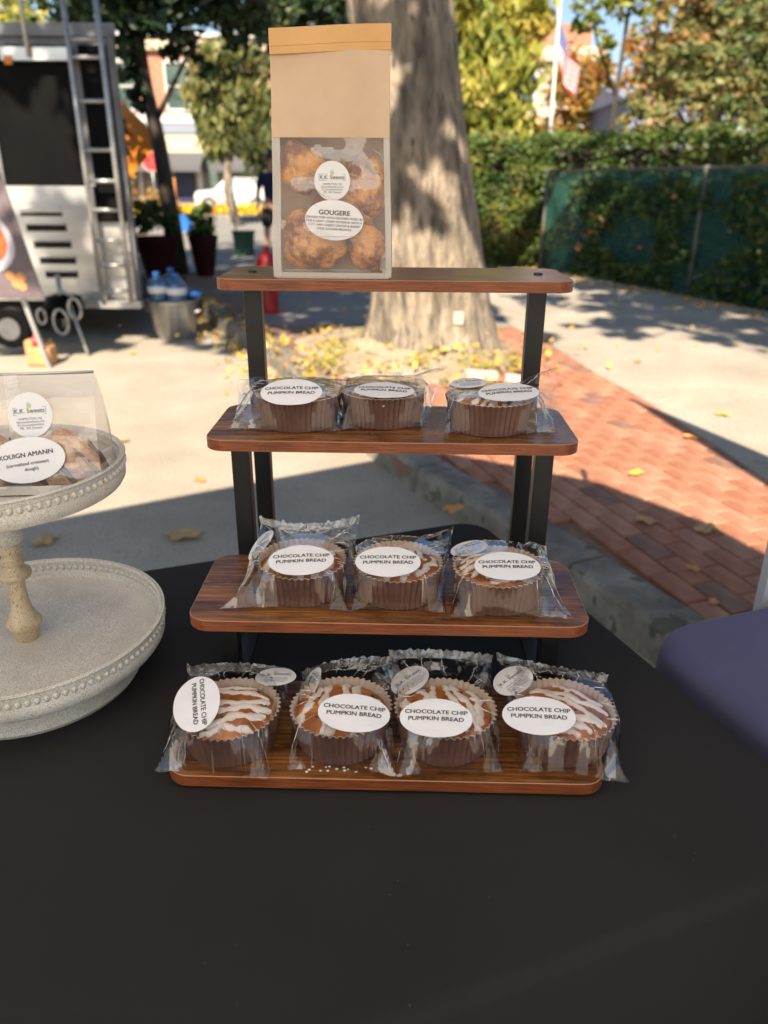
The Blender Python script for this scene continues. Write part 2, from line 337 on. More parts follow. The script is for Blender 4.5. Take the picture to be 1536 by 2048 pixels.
def sphere(mb, c, r, seg=16, ring=10, sx=1, sy=1, sz=1, disp=0, ds=1, seed=0, m=None):
    prof = []; vs = []; fs = []
    for j in range(ring + 1):
        t = pi * j / ring
        for k in range(seg):
            a = 2 * pi * k / seg; d = Vector((sin(t) * cos(a), sin(t) * sin(a), cos(t)))
            rr = 1 + (disp * noise.noise(d * ds + Vector((seed * 7.1, seed, 0))) if disp else 0)
            vs.append((c[0] + d.x * r * sx * rr, c[1] + d.y * r * sy * rr, c[2] + d.z * r * sz * rr))
    for j in range(ring):
        for k in range(seg):
            fs.append((j * seg + k, (j + 1) * seg + k, (j + 1) * seg + (k + 1) % seg, j * seg + (k + 1) % seg))
    return mb.add(vs, fs, m)
_tc = {}
def text_geo(s, bold=0., spacing=1.):
    k = (s, bold, spacing)
    if k not in _tc:
        c = bpy.data.curves.new('t', 'FONT'); c.body = s; c.align_x = 'CENTER'; c.align_y = 'CENTER'; c.size = 1; c.offset = bold; c.space_character = spacing
        c.resolution_u = 3; o = bpy.data.objects.new('t', c); COL.objects.link(o)
        dg = bpy.context.evaluated_depsgraph_get(); dg.update(); me = bpy.data.meshes.new_from_object(o.evaluated_get(dg))
        _tc[k] = ([v.co[:] for v in me.vertices], [tuple(p.vertices) for p in me.polygons])
        bpy.data.objects.remove(o); bpy.data.curves.remove(c); bpy.data.meshes.remove(me)
    return _tc[k]
def put_text(mb, s, x, y, size, fn=None, z=.0002, bold=0., m=None, wide=1., spacing=1.):
    vs, fs = text_geo(s, 0, spacing)
    for k, (dx, dy) in enumerate(((0, 0),) if not bold else ((-bold, -bold * .4), (bold, -bold * .4), (-bold, bold * .4), (bold, bold * .4))):
        out = []
        for v in vs:
            p = (x + v[0] * size * wide + dx * size, y + (v[1] + dy) * size, z + .00003 * k); out.append(fn(p) if fn else p)
        mb.add(out, fs, m)
def oval_label(a, b, bend, lines, parent, mat4, seed=0, logo=False, name='label'):
    """a sticker, its print as sub-part; lines = (text, y, size)"""
    def fn(p): return (p[0], p[1], p[2] - bend * (p[0] / a) ** 2 - .3 * bend * (p[1] / b) ** 2 + a * .018 * noise.noise(Vector((p[0] * 70, p[1] * 70, parent.location.x * 40 + a * 90))))
    mb = MB(); n = 40; rings = 5; vs = []; fs = []
    for zz in (-.00025, 0):
        base = len(vs)
        for j in range(rings + 1):
            for k in range(n):
                t = 2 * pi * k / n; q = j / rings; vs.append(fn((a * q * cos(t), b * q * sin(t), zz)))
        for j in range(rings):
            for k in range(n):
                q = (base + j * n + k, base + (j + 1) * n + k, base + (j + 1) * n + (k + 1) % n, base + j * n + (k + 1) % n)
                fs.append(q if zz == 0 else q[::-1])
    B = (rings + 1) * n
    for k in range(n): fs.append((rings * n + k, rings * n + (k + 1) % n, B + rings * n + (k + 1) % n, B + rings * n + k))
    o = mb.add(vs, fs).build(name, M['label'], parent, True, 40) if False else MB().add(vs, fs).build(name, M['label'], parent)
    o.matrix_local = mat4
    if logo:
        s = a / .0225
        fr = MB()
        for x0, x1, y0, y1 in ((-.0165, .0165, .0078, .0082), (-.0165, .0165, .0002, .0006), (-.0165, -.0161, .0002, .0082), (.0161, .0165, .0002, .0082)):
            fr.add([fn((x * s, y * s, .0002)) for x, y in ((x0, y0), (x1, y0), (x1, y1), (x0, y1))], [(0, 1, 2, 3)])
        fr.build('logo_frame', M['ink_blue'], o)
        pn = MB()
        for i in range(9):
            t = (i - 4) * .22; h = .0078 - .0007 * abs(i - 4)
            x0, y0 = .0, .0074; tx, ty = x0 + sin(t) * h * .75, y0 + cos(t) * h
            pn.add([fn((x * s, y * s, .00022)) for x, y in ((x0 - .0006 + .0003 * (i - 4), y0), (x0 + .0006 + .0003 * (i - 4), y0), (tx, ty))], [(0, 1, 2)])
        pn.build('pineapple_leaves', M['ink_green'], o)
        py = MB(); pv = [fn((s * (.0004 + .0026 * cos(t * pi / 8)), s * (.0040 + .0036 * sin(t * pi / 8)), .00018)) for t in range(16)]
        py.add(pv, [tuple(range(16))]); py.build('pineapple_body', M['ink_yellow'], o)
        tx = MB(); put_text(tx, 'K.K. Sweets', 0, .0042 * s, .0066 * s, fn, .0006, .006, wide=.96); tx.build('lettering', M['ink_grey'], o)
        sm = MB()
        for i, l in enumerate(('HAMILTON, NJ', 'kksweetshamilton.com', 'IG: kksweetshamilton', 'FB:  KK Sweets')):
            put_text(sm, l, 0, (-.0038 - .0032 * i) * s, .0034 * s, fn, .00028, .0, wide=.9 if i in (1, 2) else 1.05)
        sm.build('lettering', M['ink_grey'], o)
    if lines:
        tx = MB()
        for l in lines:
            put_text(tx, l[0], l[4] if len(l) > 4 else 0, l[1], l[2], fn, .00028, l[3] if len(l) > 3 else .012, wide=1.06)
        tx.build('lettering', M['ink'], o)
    return o
def pose(x, y, z, tilt=0, rz=0, roll_=0):
    return Matrix.Translation((x, y, z)) @ Matrix.Rotation(radians(tilt), 4, 'X') @ Matrix.Rotation(radians(roll_), 4, 'Y') @ Matrix.Rotation(radians(rz), 4, 'Z')

# ================================================================== SETTING
# curb line (street side top edge)
CURB = [(2.4, -1.6), (1.72, .1), (1.25, 1.05), (.83, 1.90), (.45, 2.72), (.07, 3.45), (-.45, 4.80), (-.98, 6.2), (-1.65, 7.6), (-2.35, 9.5), (-3.5, 11.4), (-5.5, 12.8), (-9, 13.8), (-30, 15.5)]
CONC = [(2.0, -1.8), (1.80, .5), (1.76, 2.0), (1.69, 3.18), (1.64, 3.84), (1.57, 4.54), (1.44, 5.35), (1.32, 6.48), (1.15, 7.2)]
def interp(line, y):
    for (x0, y0), (x1, y1) in zip(line, line[1:]):
        if (y0 <= y <= y1): return x0 + (x1 - x0) * (y - y0) / (y1 - y0)
    return line[0][0] if y < line[0][1] else line[-1][0]
g = MB().add([(-400, -400, -.012), (400, -400, -.012), (400, 700, -.012), (-400, 700, -.012)], [(0, 1, 2, 3)]).build('ground', M['ground']); tag(g, kind='structure')
s = MB().add([(-30, -12, 0), (8, -12, 0), (8, 21, 0), (-30, 21, 0)], [(0, 1, 2, 3)]).build('street', M['asphalt']); tag(s, kind='structure')
s = MB().add([(-60, 21, .02), (60, 21, .02), (60, 31.5, .02), (-60, 31.5, .02)], [(0, 1, 2, 3)]).build('cross_street', M['asphalt_far']); tag(s, kind='structure')
mb = MB(); mb.box(-60, 60, 31.5, 47.5, -.01, .14); s = mb.build('far_sidewalk', M['concrete']); tag(s, kind='structure')
for k in range(12): MB().box(-30 + k * 5, -25.02 + k * 5, 31.38, 31.498, 0, .16).build('curb_stone', M['curb'], s)
# raised plaza bed behind the curb
poly = [(x + .0, y) for x, y in CURB] + [(-30, 20.9), (26, 20.9), (26, -1.6)]
n = len(poly); mb = MB()
mb.add([(x, y, .0) for x, y in poly] + [(x, y, .098) for x, y in poly], [tuple(range(n))[::-1]] + [(i, (i + 1) % n, n + (i + 1) % n, n + i) for i in range(n)] + [tuple(range(n, 2 * n))])
sidewalk_bed = mb.build('plaza', M['sand']); tag(sidewalk_bed, kind='structure')
# curb stones: sections along the curb line
curb = bpy.data.objects.new('curb', None); COL.objects.link(curb); tag(curb, kind='structure')
rnd = random.Random(3)
def along(line, step):
    pts = [Vector((*p, 0)) for p in line]; out = []; i = 0
    dists = [0]
    for a, b in zip(pts, pts[1:]): dists.append(dists[-1] + (b - a).length)
    t = 0
    while t <= dists[-1]:
        while i < len(pts) - 2 and dists[i + 1] < t: i += 1
        q = (t - dists[i]) / (dists[i + 1] - dists[i]); out.append(pts[i].lerp(pts[i + 1], q)); t += step
    return out
cp = along(CURB[:12], .36)
for k in range(0, len(cp) - 3, 3):
    ps = cp[k:k + 4]; mb = MB(); vs = []; J = len(ps)
    for i, p in enumerate(ps):
        a = cp[max(k + i - 1, 0)]; b = cp[min(k + i + 1, len(cp) - 1)]; d = (b - a).normalized(); nrm = Vector((d.y, -d.x, 0))
        if i == 0: p = p + d * .004
        if i == J - 1: p = p - d * .004
        z = .125 + rnd.uniform(-.003, .003)
        for (o_, zz) in ((-.012, -.01), (0, z - .02), (.018, z), (.15, z + .002), (.165, z - .012), (.165, -.01)): vs.append(p + nrm * o_ + Vector((0, 0, zz)))
    fs = []
    for i in range(J - 1):
        for j in range(5): fs.append((i * 6 + j, (i + 1) * 6 + j, (i + 1) * 6 + j + 1, i * 6 + j + 1))
    fs += [tuple(range(6)), tuple(range((J - 1) * 6, J * 6))[::-1]]
    mb.add(vs, fs).build('curb_stone', M['curb'], curb)
# brick paving
pave = bpy.data.objects.new('brick_pavement', None); COL.objects.link(pave); tag(pave, kind='structure')
ud = Vector((-.30, .954)); vd = Vector((.954, .30)); bw, bh, jt = .185, .088, .009
bricks = []
for r in range(-40, 60):
    for c in range(-40, 60):
        p = ud * ((c + (.5 if r % 2 else 0)) * (bw + jt)) + vd * (r * (bh + jt)) + Vector((.6, 3))
        if not (-.6 < p.y < 7.1): continue
        xl = interp(CURB, p.y); xr_ = interp(CONC, p.y)
        cs = .17 * sqrt(1 + .25)
        if p.x < xl + cs + .04 or p.x > xr_ + .03: continue
        if ((p.x - .30) / .74) ** 2 + ((p.y - 5.95) / 1.0) ** 2 < 1 or (p.x < .45 and p.y > 5.3): continue
        bricks.append(p)
rnd = random.Random(5)
bricks.sort(key=lambda p: (p - Vector((.3, 0))).length)
protos = []
for m in ('brick_a', 'brick_b', 'brick_c'):
    mb = MB(); hw, hh = bw / 2, bh / 2
    mb.add([(-hw, -hh, -.02), (hw, -hh, -.02), (hw, hh, -.02), (-hw, hh, -.02), (-hw, -hh, -.004), (hw, -hh, -.004), (hw, hh, -.004), (-hw, hh, -.004),
            (-hw + .004, -hh + .004, 0), (hw - .004, -hh + .004, 0), (hw - .004, hh - .004, 0), (-hw + .004, hh - .004, 0)],
           [(0, 1, 5, 4), (1, 2, 6, 5), (2, 3, 7, 6), (3, 0, 4, 7), (4, 5, 9, 8), (5, 6, 10, 9), (6, 7, 11, 10), (7, 4, 8, 11), (8, 9, 10, 11)])
    me = mb.mesh('brick'); me.materials.append(M[m]); protos.append(me)
ang = atan2(ud.y, ud.x)
rest = MB()
for i, p in enumerate(bricks):
    z = .1185 + rnd.uniform(-.0025, .0015); a = ang + rnd.uniform(-.012, .012)
    w = rnd.random(); me = protos[0 if w < .5 else 1 if w < .86 else 2]
    if i < 300:
        o = bpy.data.objects.new('brick', me); COL.objects.link(o); o.parent = pave
        o.location = (p.x, p.y, z); o.rotation_euler = (rnd.uniform(-.006, .006), rnd.uniform(-.006, .006), a)
    else:
        R = Matrix.Rotation(a, 3, 'Z')
        rest.add([R @ v.co + Vector((p.x, p.y, z)) for v in me.vertices], [tuple(f.vertices) for f in me.polygons])
if rest.v:
    o = rest.build('brick_rows', M['brick_a'], pave); tag(o, kind='stuff')
# concrete sidewalk slabs right of the bricks
walk = bpy.data.objects.new('sidewalk', None); COL.objects.link(walk); tag(walk, kind='structure')
ys = [-1.5, .3, 1.9, 3.4, 4.9, 6.45, 8.0, 9.6, 11.3]
for j in range(len(ys) - 1):
    y0, y1 = ys[j] + .006, ys[j + 1] - .006
    cols = 3 if j < 5 else 4
    for c in range(cols):
        sub = [y0 + (y1 - y0) * q / 4 for q in range(5)]
        offl = 0 if c == 0 else c * 1.5 + .006
        offr = (c + 1) * 1.5 - .006
        shift = 0
        L_ = [((interp(CONC, y) + offl), y) for y in sub]; R_ = [((interp(CONC, y) + offr), y) for y in sub]
        z = .1215 + rnd.uniform(-.002, .002)
        pl = L_[::-1] + R_
        pl = pl[::-1]
        a_ = sum(pl[i][0] * pl[(i + 1) % len(pl)][1] - pl[(i + 1) % len(pl)][0] * pl[i][1] for i in range(len(pl)))
        if a_ < 0: pl = pl[::-1]
        MB().prism(pl, .03, z).build('paving_slab', M['concrete'], walk)
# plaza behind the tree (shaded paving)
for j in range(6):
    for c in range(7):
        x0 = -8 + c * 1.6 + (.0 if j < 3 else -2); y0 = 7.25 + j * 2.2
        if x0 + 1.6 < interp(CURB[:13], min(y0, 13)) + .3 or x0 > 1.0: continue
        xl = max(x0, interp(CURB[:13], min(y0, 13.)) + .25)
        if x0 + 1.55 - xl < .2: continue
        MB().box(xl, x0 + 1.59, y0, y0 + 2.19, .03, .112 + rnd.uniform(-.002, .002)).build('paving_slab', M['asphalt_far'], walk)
# soil mound round the tree roots
vs = []; fs = []; nx, ny = 46, 46
for j in range(ny + 1):
    for i in range(nx + 1):
        x = -1.35 + 2.9 * i / nx; y = 4.35 + 3.3 * j / ny
        d = sqrt(((x - .30) / (.74 if x > .3 else 1.15)) ** 2 + ((y - 5.95) / (1.0 if y < 5.95 else 1.2)) ** 2)
        h = .16 * max(0, 1 - d * .9) ** 1.3 + .035 * noise.noise(Vector((x * 2.3, y * 2.3, 1))) * max(0, min(1, (1.15 - d) * 3))
        edge = min(1, max(0, (1.12 - d) * 6)); left = min(1, max(0, (x - (interp(CURB, y) + .16)) / .1))
        z = -.05 + (.176 + h) * min(edge, left)
        vs.append((x, y, z))
for j in range(ny):
    for i in range(nx):
        a = j * (nx + 1) + i; fs.append((a, a + 1, a + nx + 2, a + nx + 1))
mound = MB().add(vs, fs).build('soil', M['soil'], None, True); tag(mound, kind='structure')

# ================================================================== TREES
def leaves_obj(name, pts, size, mat, parent=None, seed=0, long_=1.6, down=0., vmode=None):
    rnd = random.Random(seed); vs = []; fs = []; var = []
    for p in pts:
        a = rnd.uniform(0, 2 * pi); t = rnd.gauss(0, .55)
        d = Vector((cos(a) * cos(t), sin(a) * cos(t), sin(t) - down)).normalized()
        u = Vector((rnd.gauss(0, 1), rnd.gauss(0, 1), rnd.gauss(0, 1))); w = d.cross(u)
        if w.length < 1e-3: continue
        w.normalize(); n_ = d.cross(w); s = size * rnd.uniform(.65, 1.35); P = Vector(p[:3])
        h = d * s * long_ * .5; k = w * s * .5
        n0 = len(vs); vs += [P - h, P - k * .9 + n_ * s * .08 - h * .1, P + h, P + k * .9 + n_ * s * .08 - h * .1]
        fs.append((n0, n0 + 1, n0 + 2)); fs.append((n0, n0 + 2, n0 + 3))
        q = p[3] if len(p) > 3 else rnd.random(); q = min(1, max(0, q + rnd.gauss(0, .16))); var += [q, q]
    me = bpy.data.meshes.new(name); me.from_pydata([tuple(v) for v in vs], [], fs); me.update()
    at = me.attributes.new('var', 'FLOAT', 'FACE'); at.data.foreach_set('value', var)
    return link(name, me, mat, parent)
def blob(rnd, c, r, n, shell=.55, clump=.22, nclump=None, v=None):
    """leaf points grouped in clumps through an ellipsoid; r = (rx, ry, rz)"""
    out = []; nc = nclump or max(6, n // 28); cl = []
    for _ in range(nc):
        while True:
            q = Vector((rnd.uniform(-1, 1), rnd.uniform(-1, 1), rnd.uniform(-1, 1)))
            if shell * rnd.random() < q.length < 1: break
        cl.append((q, rnd.uniform(.6, 1.3), (v if v is not None else .5) + rnd.gauss(0, .2)))
    for _ in range(n):
        q, s_, vv = rnd.choice(cl); j = Vector((rnd.gauss(0, 1), rnd.gauss(0, 1), rnd.gauss(0, .8))) * clump * s_
        out.append((c[0] + (q.x) * r[0] + j.x * r[0] * .8, c[1] + q.y * r[1] + j.y * r[1] * .8, c[2] + q.z * r[2] + j.z * r[2] * .8, vv))
    return out
LM = {
 'dark': leaf_mat('dark_green_leaves', [(.012, .028, .010), (.025, .055, .018), (.06, .10, .03), (.12, .13, .03)], .25),
 'olive': leaf_mat('olive_willow_leaves', [(.07, .09, .03), (.14, .16, .05), (.26, .26, .07), (.34, .27, .12)], .35),
 'yellow': leaf_mat('yellow_green_leaves', [(.12, .17, .03), (.26, .30, .05), (.46, .44, .08), (.58, .44, .10)], .4),
 'gold': leaf_mat('gold_orange_leaves', [(.24, .20, .04), (.44, .30, .05), (.50, .24, .06), (.26, .10, .05)], .4),
 'hedge': leaf_mat('hedge_leaves', [(.025, .055, .012), (.06, .11, .02), (.13, .18, .035), (.22, .20, .05)], .25),
 'mixed': leaf_mat('autumn_mixed_leaves', [(.06, .10, .03), (.15, .19, .06), (.30, .27, .09), (.36, .20, .08)], .35),
 'maple': leaf_mat('street_tree_leaves', [(.03, .06, .015), (.06, .11, .02), (.14, .18, .04), (.30, .25, .05)], .35),
 'litter': leaf_mat('fallen_leaves', [(.30, .20, .09), (.50, .34, .05), (.62, .42, .06), (.55, .24, .05)], .1),
 'flower': leaf_mat('yellow_flowers', [(.70, .52, .02), (.85, .66, .02), (.80, .30, .03), (.30, .34, .05)], .2),
 'red': leaf_mat('orange_berries', [(.50, .10, .04), (.62, .18, .07), (.6, .25, .12), (.5, .12, .05)], .1),
}
# --- the big street tree behind the stand
tree = thing('street_tree', 'large grey-barked tree with wide root flare standing right behind the display stand', 'tree', (.36, 5.95, .1))
def trunk_mesh():
    vs = []; fs = []; N = 72
    zs = [-.08, -.02, .04, .10, .18, .28, .40, .55, .75, 1.0, 1.3, 1.7, 2.1, 2.6, 3.2, 3.9, 4.6]
    for z in zs:
        base = .372 - .012 * z; fl = .15 * math.exp(-(z + .08) / .20) + .06 * math.exp(-z / .7)
        cx = -.01 - .147 * (z - .5)
        for k in range(N):
            a = 2 * pi * k / N
            lob = sum(w * max(0, cos(a - a0)) ** p for a0, w, p in ((pi * .98, 1.75, 8), (pi * 1.32, .8, 10), (pi * 1.62, .5, 8), (-.15, .55, 10), (.9, .7, 8), (2.2, .7, 8)))
            r = base + fl * (.35 + lob) + .012 * sin(7 * a + z * 1.5) + .03 * noise.noise(Vector((cos(a) * 2.2, sin(a) * 2.2, z * .9)))
            r += .016 * noise.noise(Vector((cos(a) * 9, sin(a) * 9, z * 2.5)))
            vs.append((cx + r * cos(a), r * sin(a), z))
    for j in range(len(zs) - 1):
        for k in range(N): fs.append((j * N + k, j * N + (k + 1) % N, (j + 1) * N + (k + 1) % N, (j + 1) * N + k))
    return MB().add(vs, fs)
trunk_mesh().build('trunk', M['bark'], tree, True)
mb = MB()
for pts, r in (([(-.56, 0, 4.2), (-.6, -1, 5.2), (-.6, -3, 6), (-.3, -5.5, 6.6)], [.26, .2, .13, .05]), ([(-.56, 0, 4.3), (.5, .6, 5.4), (1.8, 1.2, 6.4), (3.2, 1.5, 7.2)], [.24, .18, .1, .04]),
               ([(-.58, 0, 4.4), (-1.5, .4, 5.3), (-3.2, .8, 6.2), (-4.6, 1.2, 7)], [.24, .17, .1, .04]), ([(-.56, 0, 4.2), (-.6, 1, 6), (-.4, 2.5, 7.6)], [.25, .15, .05]),
               ([(.2, -1.5, 5.5), (1.4, -3, 6.2), (2.4, -4.5, 6.5)], [.12, .09, .04])):
    mb.tube(pts, r, 10)
mb.build('limbs', M['bark'], tree, True)
mb = MB(); mb.obox((.36 + .16, 5.56, .44), (.035, 0, 0), (0, .004, 0), (0, 0, .045)); t_ = mb.build('tree_tag', M['tag_white'], tree); t_.location = (-.36, -5.95, -.1); 
# crown: clumps placed so that their shade falls where trees shade the place
S = Vector((-SUN_DIR.x, -SUN_DIR.y, math.tan(SUN_EL)))   # toward the sun per unit of ground distance
def shade_src(x, y, z0, h): k = (h - z0) / S.z; return Vector((x, y, 0)) + Vector((S.x, S.y, 0)) * k + Vector((0, 0, h))
rnd = random.Random(11); pts = []
# (landing x, landing y, landing z, crown height, radius, leaves)
SH = [(2.9, 7.3, .1, 6.2, .85, 420), (4.1, 6.9, .1, 5.8, .8, 420), (3.4, 8.6, .1, 6.6, .9, 520), (2.2, 8.9, .1, 6.3, .75, 300), (4.8, 8.0, .1, 6.4, .9, 420), (1.95, 7.0, .1, 5.6, .38, 90), (3.9, 5.9, .1, 6.0, .35, 70),
      (3.5, 9.4, .9, 6.8, 1.1, 800), (3.9, 9.0, .3, 7.4, 1.0, 650), (3.1, 11.0, .9, 7.0, .8, 520), (4.6, 9.4, 1.0, 7, 1.1, 700), (3.0, 10.6, .2, 6.5, .7, 350),(4.6,11.5,1.5,7.2,1.1,600),
      (-.7, 7.25, .1, 6.2, .4, 300), (-1.15, 7.0, .1, 6.2, .35, 220), (-1.5, 7.7, .1, 6.4, .5, 320), (-3.1, 11.0, .5, 7.0, .6, 420), (-2.5, 11.2, .4, 7.0, .5, 300), (-1.15, 7.95, .4, 6.4, .45, 260), (2.75, 11.6, .9, 6.9, .55, 420), (3.1, 10.7, .6, 6.4, .6, 520), (3.35, 10.0, 1.0, 6.6, .6, 520), (3.6, 9.2, .8, 6.3, .6, 520), (3.9, 8.4, .7, 6.2, .7, 520), (4.3, 7.6, .9, 6.6, .8, 500), (3.6, 7.0, .1, 6.3, .9, 420), (2.5, 7.9, .1, 6.1, .6, 330), (4.6, 6.6, .1, 6.3, .7, 350), (5.2, 8.6, 1, 7, 1.0, 500),
      (.25, 5.55, 1.55, 5.9, .16, 60), (.62, 5.6, 1.25, 5.8, .14, 40), (.3, 5.55, 1.15, 5.6, .12, 26), (0, 5.6, 1.3, 5.7, .2, 80), (.28, 5.55, 2.05, 6.1, .2, 90), (.1, 5.5, 1.75, 5.7, .22, 90), (.6, 5.6, 2.0, 6.2, .18, 60),
      (.4, 5.5, 2.25, 6.0, .30, 230), (.55, 5.5, 1.55, 5.6, .16, 40), (-.1, 5.6, 1.95, 5.6, .42, 260), (.75, 5.6, 1.8, 6.0, .22, 70), (.1, 5.6, 2.8, 6.4, .4, 150),
      (-1.0, 8.4, .1, 6.5, 1.0, 800), (-.5, 9.6, .1, 6.8, 1.0, 700), (-1.6, 9.6, .1, 6.5, .8, 560), (-.2, 7.6, .1, 6.2, .55, 330), (-2.4, 11.2, .1, 7, 1.1, 600), (-1.2, 11.8, .1, 7, 1.1, 550), (-2.0, 14.5, .1, 7.5, 1.4, 380), (-3.6, 13.5, .1, 7.5, 1.2, 400),
      (-2.7, 7.3, .1, 6.4, .7, 360), (-3.4, 6.6, .1, 6.0, .6, 260), (-2.0, 7.0, .1, 6.0, .4, 120), (-1.35, 6.5, .1, 6.0, .3, 60), (-3.1, 9.5, 2.2, 7.2, 1.2, 700), (-3.4, 10.5, 3.0, 7.4, 1.2, 600),
      (-2.4, 7.0, 1.9, 6.5, .55, 300), (-2.9, 7.0, 2.3, 6.8, .5, 200), (1.3, 6.6, .1, 5.9, .25, 50), (1.9, 12.8, .6, 7, .5, 200)]
for x, y, z, h, r, n_ in SH:
    c = shade_src(x, y, z, h); pts += blob(rnd, c, (r, r, r * .55), n_, clump=.2)
cr = leaves_obj('crown', pts, .15, LM['maple'], tree, 2, 1.3)
cr.location = (-.36, -5.95, -.1)

def tree_obj(name, label, base, trunk_pts, trunk_r, blobs, leaf, size, seed, group=None, bark='bark_dark', down=0, long_=1.6):
    t = thing(name, label, 'tree', base, group=group)
    mb = MB(); mb.tube(trunk_pts[0], trunk_r[0], 10)
    mb.build('trunk', M[bark], t, True)
    if len(trunk_pts) > 1:
        lb = MB()
        for p, r in zip(trunk_pts[1:], trunk_r[1:]): lb.tube(p, r, 7)
        lb.build('limbs', M[bark], t, True)
    rnd = random.Random(seed); pts = []
    for c, r, n_, v in blobs: pts += blob(rnd, c, r, n_, v=v)
    leaves_obj('crown', pts, size, LM[leaf], t, seed, long_, down)
    return t
# young dark tree growing by the red pot
tree_obj('young_tree', 'slim dark-trunked young tree rising beside the red planter left of the paper bag', (-3.0, 11.6, .1),
         [[(0, 0, 0), (-.04, 0, .9), (-.10, 0, 1.7), (-.2, 0, 2.4), (-.26, 0, 3.3), (-.2, 0, 5)], [(-.13, 0, 1.95), (.08, -.05, 2.25), (.32, -.1, 2.6), (.7, -.1, 3.1)], [(-.18, 0, 2.6), (-.5, 0, 3.1), (-.9, 0, 3.7)], [(-.2, 0, 2.9), (.2, .2, 3.6), (.5, .3, 4.2)]],
         [[.155, .115, .10, .085, .07, .02], [.045, .035, .025, .01], [.04, .03, .01], [.04, .02, .01]],
         [((-.3, -.2, 3.35), (1.15, .9, .50), 1500, .25), ((.6, -.2, 3.55), (.85, .8, .55), 1300, .3), ((-.1, .2, 4.4), (1.7, 1.5, .8), 900, .3), ((-.25, -.1, 2.55), (.35, .3, .4), 170, .3), ((.45, -.1, 2.75), (.3, .3, .3), 170, .3), ((1.25, .1, 3.5), (.6, .5, .7), 600, .3)],
         'dark', .105, 21)
# dark foliage mass behind bag top
tree_obj('leafy_tree', 'dark green tree behind the top of the kraft paper bag', (-1.3, 17, .1),
         [[(0, 0, 0), (0, 0, 3), (.1, 0, 6)]], [[.16, .13, .05]],
         [((-.2, 0, 4.2), (1.25, 1, 1.1), 1900, .3), ((.2, 0, 3.2), (1.0, .8, .6), 800, .35), ((.7, 0, 5.2), (1.3, 1, 1), 700, .4)], 'dark', .15, 22)
tree_obj('willow_tree', 'olive green weeping tree hanging over the parked white car', (-4.9, 27, .1),
         [[(0, 0, 0), (-.25, 0, 1.0), (-.1, 0, 2.6), (0, 0, 4.2)]], [[.17, .13, .1, .04]],
         [((-.65, 0, 3.9), (.75, .8, .8), 1000, .45), ((.8, 0, 3.6), (.8, .8, .9), 1100, .4), ((-.55, 0, 2.8), (.55, .6, .95), 1100, .35), ((.75, 0, 2.6), (.75, .6, .9), 1500, .25), ((0, 0, 4.8), (.9, .8, .5), 600, .55)], 'olive', .15, 23, bark='bark', down=1.2, long_=2.4)
tree_obj('willow_tree', 'tall yellow-green weeping tree just right of the big trunk', (2.95, 27, .1),
         [[(0, 0, 0), (.1, 0, 3), (0, 0, 7)]], [[.3, .22, .08]],
         [((-.2, 0, 6.2), (1.6, 1.2, 1.3), 2100, .6), ((.8, 0, 5.6), (1.1, 1.0, 1.4), 1500, .75), ((-.2, 0, 4.2), (1.5, 1.2, 1.4), 2100, .5), ((.1, 0, 2.6), (1.5, 1.0, 1.2), 1800, .35), ((-.8, 0, 6.8), (.9, .9, 1.4), 1200, .55)], 'yellow', .17, 24, bark='bark', down=1.2, long_=2.4)
tree_obj('golden_tree', 'small golden tree behind the flag', (7.4, 31, .1),
         [[(0, 0, 0), (.1, 0, 2), (0, 0, 4)]], [[.14, .1, .04]],
         [((-.6, 0, 4.5), (1.1, 1, 1.1), 1300, .35), ((.3, 0, 3.6), (1.4, 1, .9), 1300, .4), ((-1.8, 0, 2.9), (.8, .8, .6), 450, .2), ((1.4, 0, 4.4), (.8, .8, 1.6), 900, .7)], 'gold', .17, 25)
tree_obj('autumn_tree', 'olive and rust coloured autumn tree at the upper right behind the hedge', (7.6, 20, .1),
         [[(0, 0, 0), (.1, 0, 2), (0, 0, 5)], [(0, 0, 1.6), (-1, 0, 3), (-1.6, 0, 4.6)], [(0, 0, 2), (1, 0, 3.4), (1.5, 0, 5)]], [[.16, .12, .04], [.07, .05, .02], [.07, .05, .02]],
         [((-1.2, 0, 4.6), (.8, .9, .9), 900, .85), ((-.9, 0, 3.5), (1.0, 1, .8), 900, .6), ((.2, 0, 4.6), (1.2, 1, 1.2), 1900, .55), ((1.5, 0, 4.4), (1.2, 1, 1.6), 2000, .4), ((.1, 0, 3.2), (1.0, 1, .6), 500, .5), ((-1.6, 0, 3.0), (.5, .5, .5), 350, .6), ((-1.7, -.3, 2.5), (.6, .5, .5), 400, .5), ((1.8, -.5, 3.0), (1.2, 1, .9), 1300, .4)], 'mixed', .14, 26)
tree_obj('leafy_tree', 'mid green tree at the right edge, nearest behind the mesh fence', (5.2, 12.6, .1),
         [[(0, 0, 0), (-.1, 0, 1.2), (-.1, 0, 3)], [(0, 0, .9), (-.6, 0, 1.8), (-1.0, 0, 2.7)], [(0, 0, .9), (.5, 0, 1.9), (.8, 0, 3)]], [[.08, .06, .02], [.045, .03, .01], [.045, .03, .01]],
         [((-.55, 0, 2.25), (.65, .6, .40), 700, .45), ((.2, 0, 2.75), (.85, .6, .45), 1000, .35), ((-.95, .2, 2.9), (.5, .5, .35), 330, .6), ((-.1, -.1, 1.75), (.7, .5, .3), 420, .35), ((.5, 0, 3.5), (.8, .6, .5), 500, .4)], 'mixed', .085, 27)
